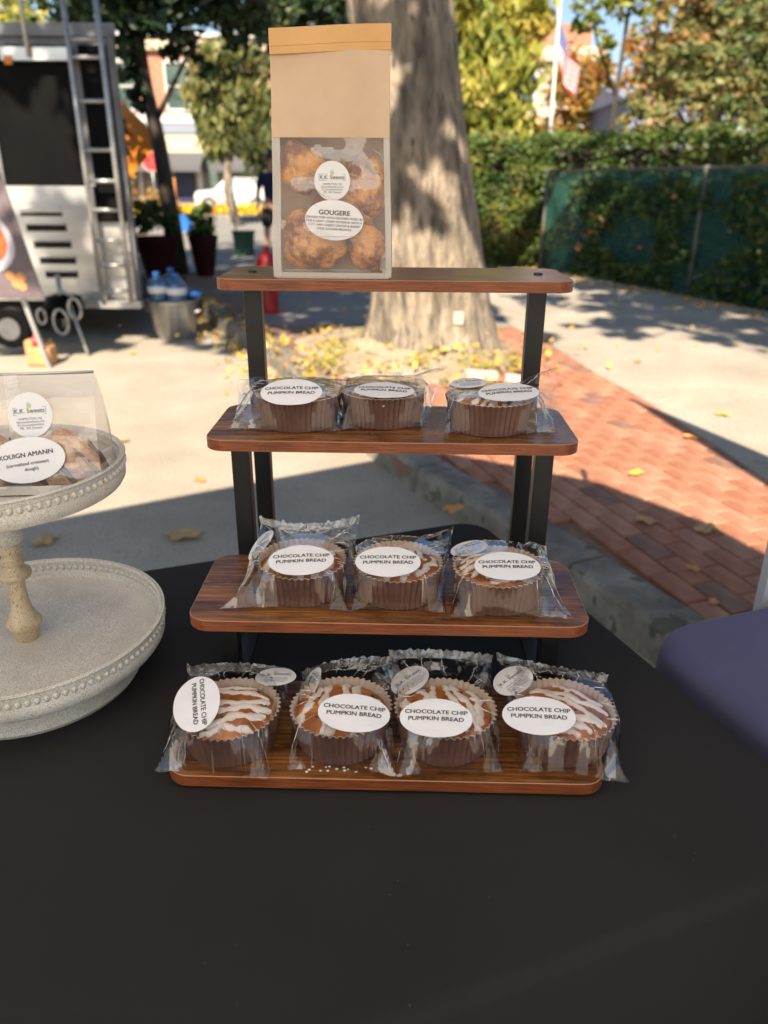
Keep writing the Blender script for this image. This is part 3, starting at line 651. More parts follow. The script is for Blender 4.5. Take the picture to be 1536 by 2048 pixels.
tree_obj('leafy_tree', 'dark green branch tree hanging in at the upper right against blue sky', (3.7, 14.5, .1),
         [[(0, 0, 0), (.1, 0, 2), (.2, 0, 4.6)], [(.1, 0, 2.6), (-.3, 0, 3.4), (-.5, 0, 4.1)]], [[.05, .045, .02], [.03, .02, .01]],
         [((-.35, 0, 3.9), (.42, .4, .40), 330, .25), ((.45, 0, 4.2), (.6, .5, .45), 420, .6), ((-.1, 0, 3.35), (.3, .3, .2), 90, .3), ((1.3, 0, 4.3), (.6, .5, .4), 300, .6)], 'yellow', .10, 28)
tree_obj('distant_tree', 'yellow-green treetop showing above the trailer roof at the top left', (-16, 36, 0),
         [[(0, 0, 0), (0, 0, 5), (0, 0, 8)]], [[.3, .2, .08]], [((0, 0, 7.6), (2.4, 2, 1.9), 1500, .6), ((2.4, 0, 6.6), (1.8, 1.4, 1.0), 900, .7), ((-2, 0, 6.5), (2.5, 1.5, 1.6), 900, .5)], 'yellow', .22, 29)
tree_obj('distant_tree', 'far tree line right of the blue-grey house', (16, 40, 0),
         [[(0, 0, 0), (0, 0, 4), (0, 0, 8)]], [[.3, .2, .08]], [((0, 0, 5.5), (4, 2, 3.0), 2500, .5), ((-5, 0, 4.0), (3, 2, 2), 1300, .4)], 'mixed', .3, 30)

# --- hedge behind the fence
rnd = random.Random(31); hp = []
def hedge_pts(x0, x1, yf, z1, n_, v, depth=1.2):
    out = []
    for _ in range(n_):
        x = rnd.uniform(x0, x1); w = noise.noise(Vector((x * 2.1, 0, 0))) * .16 + noise.noise(Vector((x * 7, 3, 0))) * .07
        if rnd.random() < .35: y = yf(x) + rnd.uniform(0, depth); z = z1 + w + abs(rnd.gauss(0, .05)) * rnd.choice((1, -1))
        else: z = rnd.uniform(.05, z1 + w); y = yf(x) + .10 * noise.noise(Vector((x * 3, z * 3, 2))) * 2 + abs(rnd.gauss(0, .10))
        k = noise.noise(Vector((x * 2.6, z * 2.6, 5)))
        if k < -.28 and rnd.random() < .7: continue
        out.append((x, y, z, v + k * .8))
    return out
fy = lambda x: 13.05 if x < 2.45 else 13.05 - (x - 2.45) * 2.35
hedge = thing('hedge', 'clipped green hedge running behind the green mesh fence', 'hedge', (1.6, 13.5, .1))
hp = hedge_pts(1.0, 2.6, lambda x: 12.95, 1.92, 8500, .6) + hedge_pts(2.3, 6.2, lambda x: 12.9 - max(0, x - 2.7) * .6, 1.95, 12000, .45)
h_ = leaves_obj('foliage', hp, .055, LM['hedge'], hedge, 5, 1.4); h_.location = (-1.6, -13.5, -.1)
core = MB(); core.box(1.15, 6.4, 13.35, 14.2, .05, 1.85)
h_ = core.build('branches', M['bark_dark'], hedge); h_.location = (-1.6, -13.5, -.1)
bush = thing('shrub', 'shaded dark shrubs with orange flowers pressed against the back of the fence', 'shrub', (3.6, 10.5, .1))
bp_ = []
for _ in range(15000):
    t = rnd.uniform(-.08, 2.3); fx, fy_ = 2.43 + 1.16 * t, 12.63 - 3.21 * t; z = rnd.uniform(.1, 1.5 + .12 * noise.noise(Vector((t * 6, 0, 3)))); 
    if t < .28 and z > .1 + 5.0 * max(0, t - .02): 
        if rnd.random() < .93: continue
    o_ = rnd.uniform(.12, .5); bp_.append((fx + o_ * .94, fy_ + o_ * .34, z, .25 + .5 * noise.noise(Vector((t * 9, z * 4, 1)))))
b_ = leaves_obj('foliage', bp_, .065, LM['hedge'], bush, 8, 1.5); b_.location = (-3.6, -10.5, -.1)
vp = []
for _ in range(7500):
    t = rnd.uniform(.30, 2.25); z = rnd.uniform(.1, 1.62); k = noise.noise(Vector((t * 3.3, z * 2.2, 7))) + .18 * (t > .8) + (.12 if z < .4 else 0)
    if k < .06 or (z > 1.42 and k < .25): continue
    o_ = -rnd.uniform(.02, .10); vp.append((2.43 + 1.16 * t + o_ * .94, 12.63 - 3.21 * t + o_ * .34, z, .35 + .6 * noise.noise(Vector((t * 12, z * 5, 2)))))
b_ = leaves_obj('vines', vp, .06, LM['hedge'], bush, 12, 1.4); b_.location = (-3.6, -10.5, -.1)
fl = [(2.43 + 1.16 * t - .10, 12.63 - 3.21 * t, z, rnd.random()) for t, z in ((.42, .95), (.44, .9), (.47, .93), (.5, .88), (.36, .72), (.38, .67), (.43, .73), (.44, .64), (.33, .5), (.34, .55), (.35, .48), (.5, .8), (.29, .8), (.9, 1.2), (.75, .6))]
b_ = tag(leaves_obj('flowers', fl * 2, .06, LM['red'], bush, 9, 1.0), kind='stuff'); b_.location = (-3.6, -10.5, -.1)

# --- chain-link fence with privacy mesh
fence = thing('chain_link_fence', 'green chain-link fence with teal privacy mesh along the sidewalk', 'fence', (2.43, 12.63, .1), atan2(-3.21, 1.16))
FL = 7.2; FH = 1.40
for i, x in enumerate((0, 3.41, 6.8)):
    MB().tube([(x, 0, -.1), (x, 0, FH + .03)], .026, 10).build('post', M['post_green'], fence, True)
MB().tube([(0, 0, FH), (FL, 0, FH)], .017, 8).build('top_rail', M['post_green'], fence, True)
wr = MB(); st = .075
k = -int(FH / st)
def flat_bar(mb, a, b, w):
    a, b = Vector(a), Vector(b); d = (b - a).normalized(); n_ = Vector((-d.z, 0, d.x)) * w
    mb.add([a - n_, b - n_, b + n_, a + n_, a + Vector((0, -.003, 0)), b + Vector((0, -.003, 0))], [(0, 1, 2, 3), (0, 1, 5, 4), (4, 5, 2, 3)])
x = -FH
while x < FL:
    a0, a1 = max(0, -x), min(FH, FL - x)
    if a1 > a0: flat_bar(wr, (x + a0, -.006, a0), (x + a1, -.006, a1), .0028); flat_bar(wr, (x + a0, -.010, FH - a0), (x + a1, -.010, FH - a1), .0028)
    x += st
tag(wr.build('wire_mesh', M['wire'], fence), kind='stuff')
vs = []; fs = []; nx, nz = 150, 14
for j in range(nz + 1):
    for i in range(nx + 1):
        xx = FL * i / nx; zz = .02 + (FH - .02) * j / nz
        y = .03 + .02 * sin(xx * 9 + zz * 7 + 3 * noise.noise(Vector((xx, zz, 0)))) + .02 * noise.noise(Vector((xx * 2, zz * 2, 4)))
        vs.append((xx, y, zz + (.012 * sin(xx * 5) if j == nz else 0) - .02))
for j in range(nz):
    for i in range(nx): a = j * (nx + 1) + i; fs.append((a, a + 1, a + nx + 2, a + nx + 1))
MB().add(vs, fs).build('privacy_mesh', M['teal_mesh'], fence, True)

# ================================================================== BUILDINGS
def facade_window(parent, x, z, w, h, y, glass='glass_dark'):
    f = MB(); t = .10
    f.box(x - w / 2 - t, x - w / 2, y - .08, y + .05, z - t, z + h + t); f.box(x + w / 2, x + w / 2 + t, y - .08, y + .05, z - t, z + h + t)
    f.box(x - w / 2 + .001, x + w / 2 - .001, y - .10, y + .05, z - t * 1.6, z); f.box(x - w / 2 + .001, x + w / 2 - .001, y - .12, y + .05, z + h, z + h + t * 2.2)
    f.box(x - w / 2 + .001, x + w / 2 - .001, y - .03, y + .02, z + h * .5 - .035, z + h * .5 + .035)
    w_ = f.build('window', M['bldg_white'], parent)
    MB().box(x - w / 2, x + w / 2, y - .015, y - .005, z, z + h * .5 - .035).build('pane', M[glass], w_)
    MB().box(x - w / 2, x + w / 2, y - .015, y - .005, z + h * .5 + .035, z + h).build('pane', M[glass], w_)
b1 = thing('brick_building', 'coral brick shop building with cream band and dark awning across the street at left', 'building', (-14, 48, .14))
def put(o): return o
y = 0
MB().box(-14, 9.6, 0, 9, 3.9, 8.35).build('wall', M['bldg_brick'], b1)
MB().box(-14.1, 9.7, -.35, .0, 7.75, 8.2).build('cornice', M['bldg_cream'], b1)
MB().box(-14.1, 9.7, -.25, 9, 8.36, 8.55).build('roof', M['bldg_white'], b1)
MB().box(-14, 9.6, -.12, -.001, 4.25, 4.7).build('fascia', M['bldg_white'], b1)
MB().box(-14, 9.6, -.18, -.002, 3.72, 4.2).build('fascia', M['bldg_grey'], b1)
MB().box(-14, 9.6, -.1, -.003, 2.7, 3.7).build('cream_band', M['bldg_cream'], b1)
for k in range(4):
    x0 = -13.5 + k * 5.9; aw = MB()
    aw.add([(x0, -.11, 2.75), (x0 + 5.4, -.11, 2.75), (x0 + 5.4, -1.4, 2.0), (x0, -1.4, 2.0), (x0, -1.4, 1.75), (x0 + 5.4, -1.4, 1.75), (x0, -.11, 1.9), (x0 + 5.4, -.11, 1.9)],
           [(0, 3, 2, 1), (3, 4, 5, 2), (0, 6, 4, 3), (1, 2, 5, 7)]); aw.build('awning', M['awning'], b1)
MB().box(-14, 9.6, .3, 9, -.2, 2.69).build('shop_wall', M['tan_wall'], b1)
for k in range(14):
    x0 = -13.8 + k * 1.7
    MB().box(x0 + .35, x0 + 1.5, .22, .295, .15, 2.4).build('shop_window', M['navy_paint'] if k % 3 == 0 else M['glass_dark'], b1)
    MB().box(x0, x0 + .26, .0, .29, -.1, 2.69).build('pillar', M['bldg_white'], b1)
for k in range(8): facade_window(b1, -12.6 + k * 2.95 + .35, 4.95, 1.15, 2.2, -.001)
b2 = thing('brick_building', 'brick building with cream cornice showing behind the flagpole', 'building', (10, 48, .14))
MB().box(-5.5, 1.0, 0, 9, 7.6, 9.1).build('wall', M['bldg_brick'], b2)
MB().box(-6, 1.7, -.4, -.001, 7.35, 8.0).build('cornice', M['bldg_cream'], b2)
MB().box(-6, 1.5, .01, 9, 4.6, 7.34).build('wall', M['tan_wall'], b2)
MB().box(-6, 2.2, -.8, 0, 4.1, 4.5).build('fascia', M['bldg_white'], b2)
MB().box(-6, 2.0, -.3, 9, 2.9, 4.09).build('lower_wall', M['tan_wall'], b2)
MB().box(-6, 2.0, -.2, 9, -.2, 2.89).build('shop_wall', M['bldg_grey'], b2)
for k in range(3): facade_window(b2, -4.9 + k * 2.4, 5.2, 1.2, 1.7, .009)
h = thing('house', 'blue-grey sided house half hidden by trees at the right', 'house', (8.6, 26, .1))
MB().box(-1.3, 1.6, 0, 5, -.1, 3.6).build('wall', M['blue_house'], h)
MB().add([(-1.5, -.2, 3.6), (1.8, -.2, 3.6), (1.8, 5.2, 3.6), (-1.5, 5.2, 3.6), (-1.5, 2.5, 4.1), (1.8, 2.5, 4.1)], [(0, 1, 5, 4), (2, 3, 4, 5), (0, 4, 3), (1, 2, 5), (0, 3, 2, 1)]).build('roof', M['blue_house'], h)
MB().box(1.7, 3.6, .5, 5, -.1, 2.6).build('wing_wall', M['blue_house'], h)
for i in range(9): MB().box(-1.3, 1.6, -.018, -.001, .2 + i * .38, .22 + i * .38).build('siding_board', M['blue_house'], h)
facade_window(h, -.4, 1.6, .6, 1.0, -.02)

# ================================================================== STREET THINGS
# flagpole and flag
fp = thing('flagpole', 'white flagpole standing behind the hedge', 'flagpole', (5.40, 28, .1))
MB().tube([(-.03, 0, 0), (-.07, 0, 6.35)], [.07, .05], 10).build('pole', M['pole_white'], fp, True)
mb = MB(); sphere(mb, (-.07, 0, 6.42), .08, 12, 8); mb.build('finial', M['pole_white'], fp, True)
fg = thing('flag', 'limp red and white striped flag with blue corner hanging from the white pole', 'flag', (5.36, 27.95, 3.75))
NS = 13; W_, H_ = 1.9, 1.25
def flagp(u, v):   # u along fly 0..1, v 0 top .. 1 bottom (before it sags)
    x = .06 + .62 * u ** .9 + .08 * sin(u * 7 + v * 2) * u + .25 * u * v * .3; z = 2.25 - v * 1.05 - 1.25 * u ** .85 + .05 * sin(u * 9); yy = .12 * sin(u * 11 + v * 3) * (.3 + u)
    return (x - .05, yy, z)
cols = ([], [], []); stripes = [MB(), MB(), MB()]
for s_ in range(NS):
    for i in range(20):
        for j in range(2):
            u0, u1 = i / 20, (i + 1) / 20; v0, v1 = (s_ + j / 2) / NS, (s_ + (j + 1) / 2) / NS
            k = 2 if (u0 < .4 and s_ < 7) else s_ % 2
            stripes[k].add([flagp(u0, v0), flagp(u1, v0), flagp(u1, v1), flagp(u0, v1)], [(0, 1, 2, 3)])
stripes[0].build('red_stripes', M['flag_red'], fg); stripes[1].build('white_stripes', M['flag_white'], fg); stripes[2].build('blue_canton', M['flag_blue'], fg)
st_ = MB()
for i in range(5):
    for j in range(4):
        u, v = .04 + .075 * i, .05 + .12 * j; x, yy, z = flagp(u, v); st_.add([(x - .02, yy - .012, z), (x, yy - .012, z - .02), (x + .02, yy - .012, z), (x, yy - .012, z + .02)], [(0, 1, 2, 3)])
st_.build('stars', M['flag_white'], fg)
# pedestrian warning sign
sg = thing('warning_sign', 'orange diamond pedestrian warning sign behind the trailer ladder', 'sign', (-4.02, 13, 0))
MB().tube([(0, .04, 0), (0, .04, 2.3)], .028, 8).build('pole', M['galv'], sg, True)
mb = MB(); mb.obox((0, 0, 1.91), (.29, 0, .29), (0, .003, 0), (-.29, 0, .29)); mb.build('panel', M['orange_sign'], sg)
mb = MB(); sphere(mb, (.03, -.006, 2.16), .05, 10, 8, 1, .05, 1); 
mb.bar((.03, -.006, 2.1), (.0, -.006, 1.86), .09, .003, up=(0, 1, 0)); mb.bar((.0, -.006, 1.88), (.10, -.006, 1.64), .05, .003, up=(0, 1, 0)); mb.bar((.0, -.006, 1.88), (-.10, -.006, 1.66), .05, .003, up=(0, 1, 0))
mb.bar((.02, -.006, 2.08), (.14, -.006, 1.94), .035, .003, up=(0, 1, 0)); mb.bar((.02, -.006, 2.08), (-.12, -.006, 1.92), .035, .003, up=(0, 1, 0)); mb.build('walking_figure', M['black_print'], sg)
# stop sign
ss = thing('stop_sign', 'small red stop sign between the orange sign and the young tree', 'sign', (-8.36, 30, 0))
MB().tube([(0, .05, 0), (0, .05, 2.2)], .03, 8).build('pole', M['galv'], ss, True)
oc = [(.33 * cos(pi / 8 + k * pi / 4), .33 * sin(pi / 8 + k * pi / 4)) for k in range(8)]
MB().add([(x, 0, 2.0 + z) for x, z in oc] + [(x, .01, 2.0 + z) for x, z in oc], [tuple(range(8)), tuple(range(8, 16))[::-1]] + [(k, (k + 1) % 8, 8 + (k + 1) % 8, 8 + k) for k in range(8)]).build('panel', M['red_sign'], ss)
tx = MB(); put_text(tx, 'STOP', 0, 0, .26, lambda p: (p[0], -.004, 2.0 + p[1]), bold=.02); tx.build('lettering', M['white_print'], ss)
MB().add([(x * 1.06, .004, 2.0 + z * 1.06) for x, z in oc], [tuple(range(8))]).build('border', M['white_print'], ss)
# hydrant
hy = thing('fire_hydrant', 'dark red fire hydrant in the shade left of the big trunk', 'hydrant', (-1.17, 7.95, .1))
mb = MB(); mb.lathe([(.15, 0), (.15, .03), (.10, .04), (.095, .10), (.095, .38), (.12, .39), (.12, .42), (.10, .43)], 20, close=True); mb.build('barrel', M['red_paint'], hy, True, 35)
mb = MB(); mb.lathe([(.115, .431), (.115, .45), (.10, .52), (.06, .58), (.03, .60), (.03, .65)], 20, close=True); mb.build('bonnet', M['red_paint'], hy, True, 35)
for sx in (-1, 1):
    mb = MB(); mb.tube([(sx * .08, 0, .33), (sx * .15, 0, .33)], .05, 12); mb.tube([(sx * .151, 0, .33), (sx * .17, 0, .33)], .03, 6); mb.build('nozzle_cap', M['red_paint'], hy)
mb = MB(); mb.tube([(0, -.08, .30), (0, -.17, .30)], .065, 12); mb.tube([(0, -.171, .30), (0, -.19, .30)], .03, 6); mb.build('nozzle_cap', M['red_paint'], hy)
mb = MB(); sphere(mb, (-1.0, 12.2, .42), .26, 14, 10, 1, 1, 1.0, .1, 2); tag(mb.build('red_bag', M['red_pot'], None, True), 'dark red bag on the ground at the feet of the navy-dressed person', 'bag')
# planters
for i, (x, y_, r, lab) in enumerate(((-3.12, 11.05, .27, 'dark red round planter with a green plant at the foot of the young tree'), (-2.55, 11.35, .19, 'smaller dark red planter right of the young tree trunk'))):
    p_ = thing('planter', lab, 'planter', (x, y_, .1), group='red planters by the young tree')
    mb = MB(); mb.lathe([(r * .62, 0), (r * .75, .12), (r, .42), (r * 1.08, .5), (r * 1.08, .54), (r * .98, .54), (r * .95, .46)], 28, close=True); mb.build('pot', M['red_pot'], p_, True, 40)
    rr = random.Random(i); leaves_obj('plant', blob(rr, (0, 0, .72), (r * .95, r * .9, .26), 420, v=.35), .07, LM['hedge'], p_, i + 40)
# draped pale stand, orange panel, blue bin, flower beds, car
d_ = thing('draped_stand', 'pale pinkish draped stand behind the trailer corner', 'stand', (-6.75, 19.5, .02))
mb = MB(); mb.lathe([(.62, .02), (.55, .3), (.42, .8), (.30, 1.15), (.24, 1.3), (.22, 1.5), (.12, 1.62), (.02, 1.66)], 24, rf=lambda a, j: .04 * sin(7 * a) * max(0, 1 - j / 6)); mb.build('drape', M['pink_cloth'], d_, True)
ob = thing('display_board', 'orange display board standing right of the young tree', 'board', (-8.6, 33, .14)); MB().box(-.26, .26, 0, .12, 0, 1.35).build('panel', M['orange_box'], ob); mb = MB(); sphere(mb, (.1, -.1, .35), .3, 12, 8); mb.build('pumpkin', M['orange_leaf'], ob, True)
bb = MB(); bb.lathe([(.17, 0), (.2, .42), (.21, .44), (.17, .44)], 16, close=True); o = bb.build('blue_bin', M['blue_plastic'], None, True, 40); o.location = (-5.85, 24, .02); tag(o, 'small bright blue bin on the road side beside the young tree', 'bin')
gb = MB(); gb.lathe([(.17, 0), (.2, .38), (.23, .42), (.18, .42)], 14, close=True); o = gb.build('green_bin', M['green_bin'], None, True, 40); o.location = (-2.55, 14.6, .11); tag(o, 'dark green tub on the ground left of the navy-dressed person', 'tub')
po = MB(); po.tube([(0, 0, 0), (0, 0, 1.5)], .018, 8); o = po.build('signpost', M['black_metal'], None); o.location = (-3.4, 18.5, .05); tag(o, 'thin dark post in front of the parked white car', 'post')
rnd = random.Random(77); fpts = []
for _ in range(2600):
    x = rnd.uniform(-11.5, -4.2); fpts.append((x, 33 + rnd.uniform(0, 1.6), .2 + abs(rnd.gauss(0, .14)), .2 + .55 * (noise.noise(Vector((x * 1.2, 0, 0))) > .18) + rnd.gauss(0, .1)))
tag(leaves_obj('flower_bed', fpts, .14, LM['flower'], None, 3, 1.0), 'band of yellow and orange chrysanthemums along the far kerb', 'flowers', kind='stuff')
rnd = random.Random(78); fpts = [(rnd.uniform(-12.5, -9.2), 34 + rnd.uniform(0, 1), .2 + abs(rnd.gauss(0, .45)), .55 + rnd.gauss(0, .2)) for _ in range(900)]
tag(leaves_obj('flower_bank', fpts, .16, LM['gold'], None, 4, 1.0), 'taller russet flower bank left of the young tree across the street', 'flowers', kind='stuff')

def make_car():
    c = thing('parked_car', 'white SUV parked across the street beyond the yellow flowers', 'car', (-7.6, 42, .02))
    # side profile in x,z ; width along y
    prof = [(-2.05, .35), (-2.08, .8), (-1.95, 1.02), (-1.1, 1.12), (-.95, 1.14), (-.45, 1.62), (.2, 1.72), (1.4, 1.70), (1.85, 1.55), (2.0, 1.1), (2.05, .75), (2.0, .35)]
    prof = [(x * .92, z * .9) for x, z in prof]
    n_ = len(prof); v = [(x, -.85 + (.12 if z > 1.05 else 0), z) for x, z in prof] + [(x, .85 - (.12 if z > 1.05 else 0), z) for x, z in prof]
    MB().add(v, [tuple(range(n_)), tuple(range(n_, 2 * n_))[::-1]] + [(i, n_ + i, n_ + (i + 1) % n_, (i + 1) % n_) for i in range(n_)]).build('body', M['car_white'], c)
    for pl in (((-.78, 1.08), (-.42, 1.42), (-.05, 1.47), (-.05, 1.08)), ((.06, 1.08), (.06, 1.48), (.72, 1.48), (.72, 1.08)), ((.83, 1.08), (.83, 1.47), (1.35, 1.44), (1.58, 1.10))):
        v = [(x, -.752, z) for x, z in pl] + [(x, -.70, z) for x, z in pl]
        MB().add(v, [(0, 3, 2, 1), (0, 1, 5, 4), (1, 2, 6, 5), (2, 3, 7, 6), (3, 0, 4, 7)]).build('side_window', M['glass_dark'], c)
    for x in (-1.2, 1.22):
        for yy in (-.86, .86):
            w_ = MB().tube([(x, yy - .1, .33), (x, yy + .1, .33)], .33, 20).build('wheel', M['tyre'], c)
            MB().tube([(x, yy - .115, .33), (x, yy - .102, .33)] if yy < 0 else [(x, yy + .102, .33), (x, yy + .115, .33)], .20, 14).build('rim', M['alu'], w_)
    MB().box(-1.91, -1.86, -.7, -.35, .62, .78).build('headlight', M['bldg_white'], c); MB().box(-1.91, -1.86, .35, .7, .62, .78).build('headlight', M['bldg_white'], c)
    MB().box(1.86, 1.90, -.76, -.5, .75, .98).build('taillight', M['red_sign'], c)
    MB().box(-1.0, 1.5, -.86, -.845, .42, .5).build('trim', M['grey_trim'], c)
    return c
make_car()

# person, mostly hidden behind the paper bag
def skin_mesh(name, nodes, edges, mat, parent, sub=2):
    me = bpy.data.meshes.new(name); me.from_pydata([n[0] for n in nodes], edges, []); o = link(name, me, mat, parent, False)
    sk = o.modifiers.new('skin', 'SKIN'); 
    for i, n_ in enumerate(nodes):
        r = n_[1]; me.skin_vertices[0].data[i].radius = (r, r) if not isinstance(r, tuple) else r
    me.skin_vertices[0].data[0].use_root = True
    ss_ = o.modifiers.new('sub', 'SUBSURF'); ss_.levels = sub; ss_.render_levels = sub
    dg = bpy.context.evaluated_depsgraph_get(); dg.update(); m2 = bpy.data.meshes.new_from_object(o.evaluated_get(dg)); o.modifiers.clear(); o.data = m2
    m2.polygons.foreach_set('use_smooth', [True] * len(m2.polygons)); return o
pr = thing('person', 'person in navy top and dark shorts standing behind the kraft paper bag', 'person', (-1.86, 13.6, .11), radians(15)); pr.scale = (.93, .93, .93)
nodes = [((0, 0, .95), (.15, .11)), ((0, 0, 1.12), (.13, .10)), ((0, 0, 1.34), (.17, .11)), ((0, 0, 1.46), (.09, .08)), ((0, -.01, 1.54), .052), ((0, -.02, 1.62), (.075, .085)), ((0, -.01, 1.72), (.07, .085)),
         ((.17, 0, 1.42), .058), ((.25, .02, 1.15), .042), ((.27, -.06, .92), .032), ((.27, -.08, .83), .03), ((-.17, 0, 1.42), .058), ((-.25, .02, 1.15), .042), ((-.27, -.06, .92), .032), ((-.27, -.08, .83), .03),
         ((.09, 0, .88), .10), ((.10, -.02, .48), .06), ((.10, .02, .10), .04), ((.11, -.12, .035), .035), ((-.09, 0, .88), .10), ((-.12, .02, .48), .06), ((-.13, .05, .10), .04), ((-.14, -.09, .035), .035)]
edges = [(0, 1), (1, 2), (2, 3), (3, 4), (4, 5), (5, 6), (2, 7), (7, 8), (8, 9), (9, 10), (2, 11), (11, 12), (12, 13), (13, 14), (0, 15), (15, 16), (16, 17), (17, 18), (0, 19), (19, 20), (20, 21), (21, 22)]
skin_mesh('body', nodes, edges, M['skin'], pr)
sh = [((0, 0, .96), (.175, .135)), ((0, 0, 1.12), (.155, .125)), ((0, 0, 1.34), (.19, .135)), ((0, 0, 1.45), (.10, .095)), ((.18, 0, 1.42), .075), ((.24, .01, 1.2), .065), ((-.18, 0, 1.42), .075), ((-.24, .01, 1.2), .065)]
skin_mesh('shirt', sh, [(0, 1), (1, 2), (2, 3), (2, 4), (4, 5), (2, 6), (6, 7)], M['navy_shirt'], pr)
sh = [((0, 0, .97), (.17, .13)), ((.10, 0, .85), .125), ((.11, -.01, .55), .10), ((-.10, 0, .85), .125), ((-.12, .01, .55), .10)]
skin_mesh('shorts', sh, [(0, 1), (1, 2), (0, 3), (3, 4)], M['black_shorts'], pr)
mb = MB(); sphere(mb, (0, .015, 1.70), .098, 16, 10, 1, 1.05, 1.1, .05, 3); mb.build('hair', M['hair'], pr, True)
for sx in (-1, 1):
    for k in range(4): MB().tube([(sx * .27 + (k - 1.5) * .012, -.085, .80), (sx * .27 + (k - 1.5) * .013, -.09, .76), (sx * .268 + (k - 1.5) * .011, -.075, .725 + .006 * abs(k - 1.5))], [.009, .008, .006], 6).build('finger', M['skin'], pr, True)
    MB().tube([(sx * .262, -.105, .83), (sx * .255, -.13, .79), (sx * .256, -.125, .765)], [.010, .009, .007], 6).build('thumb', M['skin'], pr, True)
    mb = MB(); sphere(mb, (sx * .03, -.105, 1.655), .008, 8, 6); mb.build('eye', M['hair'], pr, True)
mb = MB(); sphere(mb, (0, -.112, 1.63), .014, 8, 6, .8, 1, 1.3); mb.build('nose', M['skin'], pr, True)

# trash can and jugs
can = thing('trash_can', 'galvanised ribbed metal bin in front of the trailer corner', 'bin', (-1.92, 7.12, 0))
mb = MB(); mb.lathe([(.155, .0), (.16, .03), (.175, .05), (.215, .31), (.228, .325), (.228, .345), (.212, .345), (.205, .3), (.15, .03)], 60, rf=lambda a, j: .004 * sin(15 * a) if j in (2, 3) else 0); mb.build('can_body', M['galv'], can, True, 40)
MB().lathe([(.0, .02), (.15, .02)], 24).build('can_floor', M['galv'], can)
for sx in (-1, 1):
    MB().tube([(sx * .205, -.04, .24), (sx * .24, -.03, .25), (sx * .24, .03, .25), (sx * .205, .04, .24)], .007, 6).build('handle', M['galv'], can)
def jug(loc, lab, s=1.):
    j = thing('water_jug', lab, 'jug', loc, group='blue water jugs in the metal bin')
    mb = MB(); mb.lathe([(.05 * s, 0), (.085 * s, .01), (.09 * s, .05), (.085 * s, .07), (.09 * s, .09), (.09 * s, .17), (.075 * s, .2), (.03 * s, .225), (.025 * s, .25)], 24, close=True); mb.build('bottle', M['jug'], j, True)
    MB().lathe([(.03 * s, .25), (.03 * s, .275)], 14, close=True).build('cap', M['blue_plastic'], j)
    MB().lathe([(.0915 * s, .10), (.0915 * s, .155)], 24).build('wrapper', M['white_print'] if s > .9 else M['blue_plastic'], j, True)
jug((-2.03, 7.08, .31), 'pale blue plastic water jug leftmost in the metal bin'); jug((-1.86, 7.06, .30), 'pale blue plastic water jug on the right in the metal bin'); jug((-1.94, 7.21, .33), 'blue water jug at the back of the metal bin')
sp = MB(); sp.tube([(0, 0, 0), (.13, 0, 0)], [.035, .03], 12); o = sp.build('blue_bottle', M['blue_plastic'], None, True); o.location = (-1.80, 7.16, .385); tag(o, 'small bright blue bottle lying on the bin rim', 'bottle')

# ---- food trailer
tr = thing('food_trailer', 'grey and silver food trailer parked at the left with ladder on its back', 'trailer', (-2.15, 7.0, 0))
# local: x to the right (0 = right corner), y away
def TB(name, mat, *b, parent=None): return MB().box(*b).build(name, M[mat], parent or tr)
sh_ = -.46   # body recedes along the line of sight
def shear_box(x0, x1, y0, y1, z0, z1):
    return MB().add([(x + sh_ * yy, yy, z) for z in (z0, z1) for yy in (y0, y1) for x in (x0, x1)], [(0, 2, 3, 1), (4, 5, 7, 6), (0, 1, 5, 4), (2, 6, 7, 3), (0, 4, 6, 2), (1, 3, 7, 5)])
shear_box(-2.4, 0, .02, 4.5, .34, 2.36).build('body', M['grey_trim'], tr)
shear_box(-2.45, .02, -.03, 4.55, 2.361, 2.45).build('roof', M['grey_trim'], tr)
TB('lower_panel', 'steel', -1.4, -.29, -.06, .018, .35, 1.28)
TB('corner_panel', 'white_paint', -2.2, -1.401, -.05, .018, .35, 2.36)
TB('frame_strip', 'grey_trim', -1.40, -1.02, -.052, .018, 1.281, 2.36)
TB('screen', 'dark_screen', -1.019, -.36, -.03, .018, 1.281, 2.3)
TB('screen', 'dark_screen', -.28, -.04, -.03, .018, 1.0, 2.3)
TB('lower_recess', 'steel', -.288, -.04, -.02, .018, .35, .999)
TB('corner_post', 'grey_trim', -.039, .0, -.06, .018, .34, 2.36)
for z, x0, x1 in ((1.075, -.93, -.58), (.955, -.90, -.56), (.82, -.86, -.54), (.69, -.83, -.52), (.575, -.80, -.52)):
    s0 = TB('vent_slot', 'slot', x0, x1, -.064, -.0601, z - .030, z + .024 if z != 1.075 else z + .0)
    TB('lip', 'steel', x0, x1, -.085, -.0645, z + .025, z + .035, parent=s0)
TB('light_bar', 'steel', -.85, -.30, -.14, -.061, 2.18, 2.27)
TB('marker_light', 'orange_sign', -.82, -.76, -.15, -.141, 2.15, 2.21)
TB('bumper', 'alu', -.50, .02, -.14, -.02, .30, .36)
TB('under_floor', 'slot', -2.4, -.1, .05, 2.0, .25, .335)
rv = MB()
for x in (-1.37, -1.05):
    for k in range(30): rv.box(x - .008, x + .008, -.058, -.0525, 1.31 + k * .035, 1.322 + k * .035)
for k in range(26): rv.box(-1.38 + k * .042, -1.37 + k * .042, -.066, -.0602, .37, .38); rv.box(-1.38 + k * .042, -1.37 + k * .042, -.066, -.0602, 1.25, 1.26)
tag(rv.build('rivets', M['alu'], tr), kind='stuff')
ld = MB()
for x in (-.30, -.05): ld.tube([(x, -.16, .36), (x, -.16, 2.95)], .022, 8)
lad = ld.build('ladder_rails', M['alu'], tr, True)
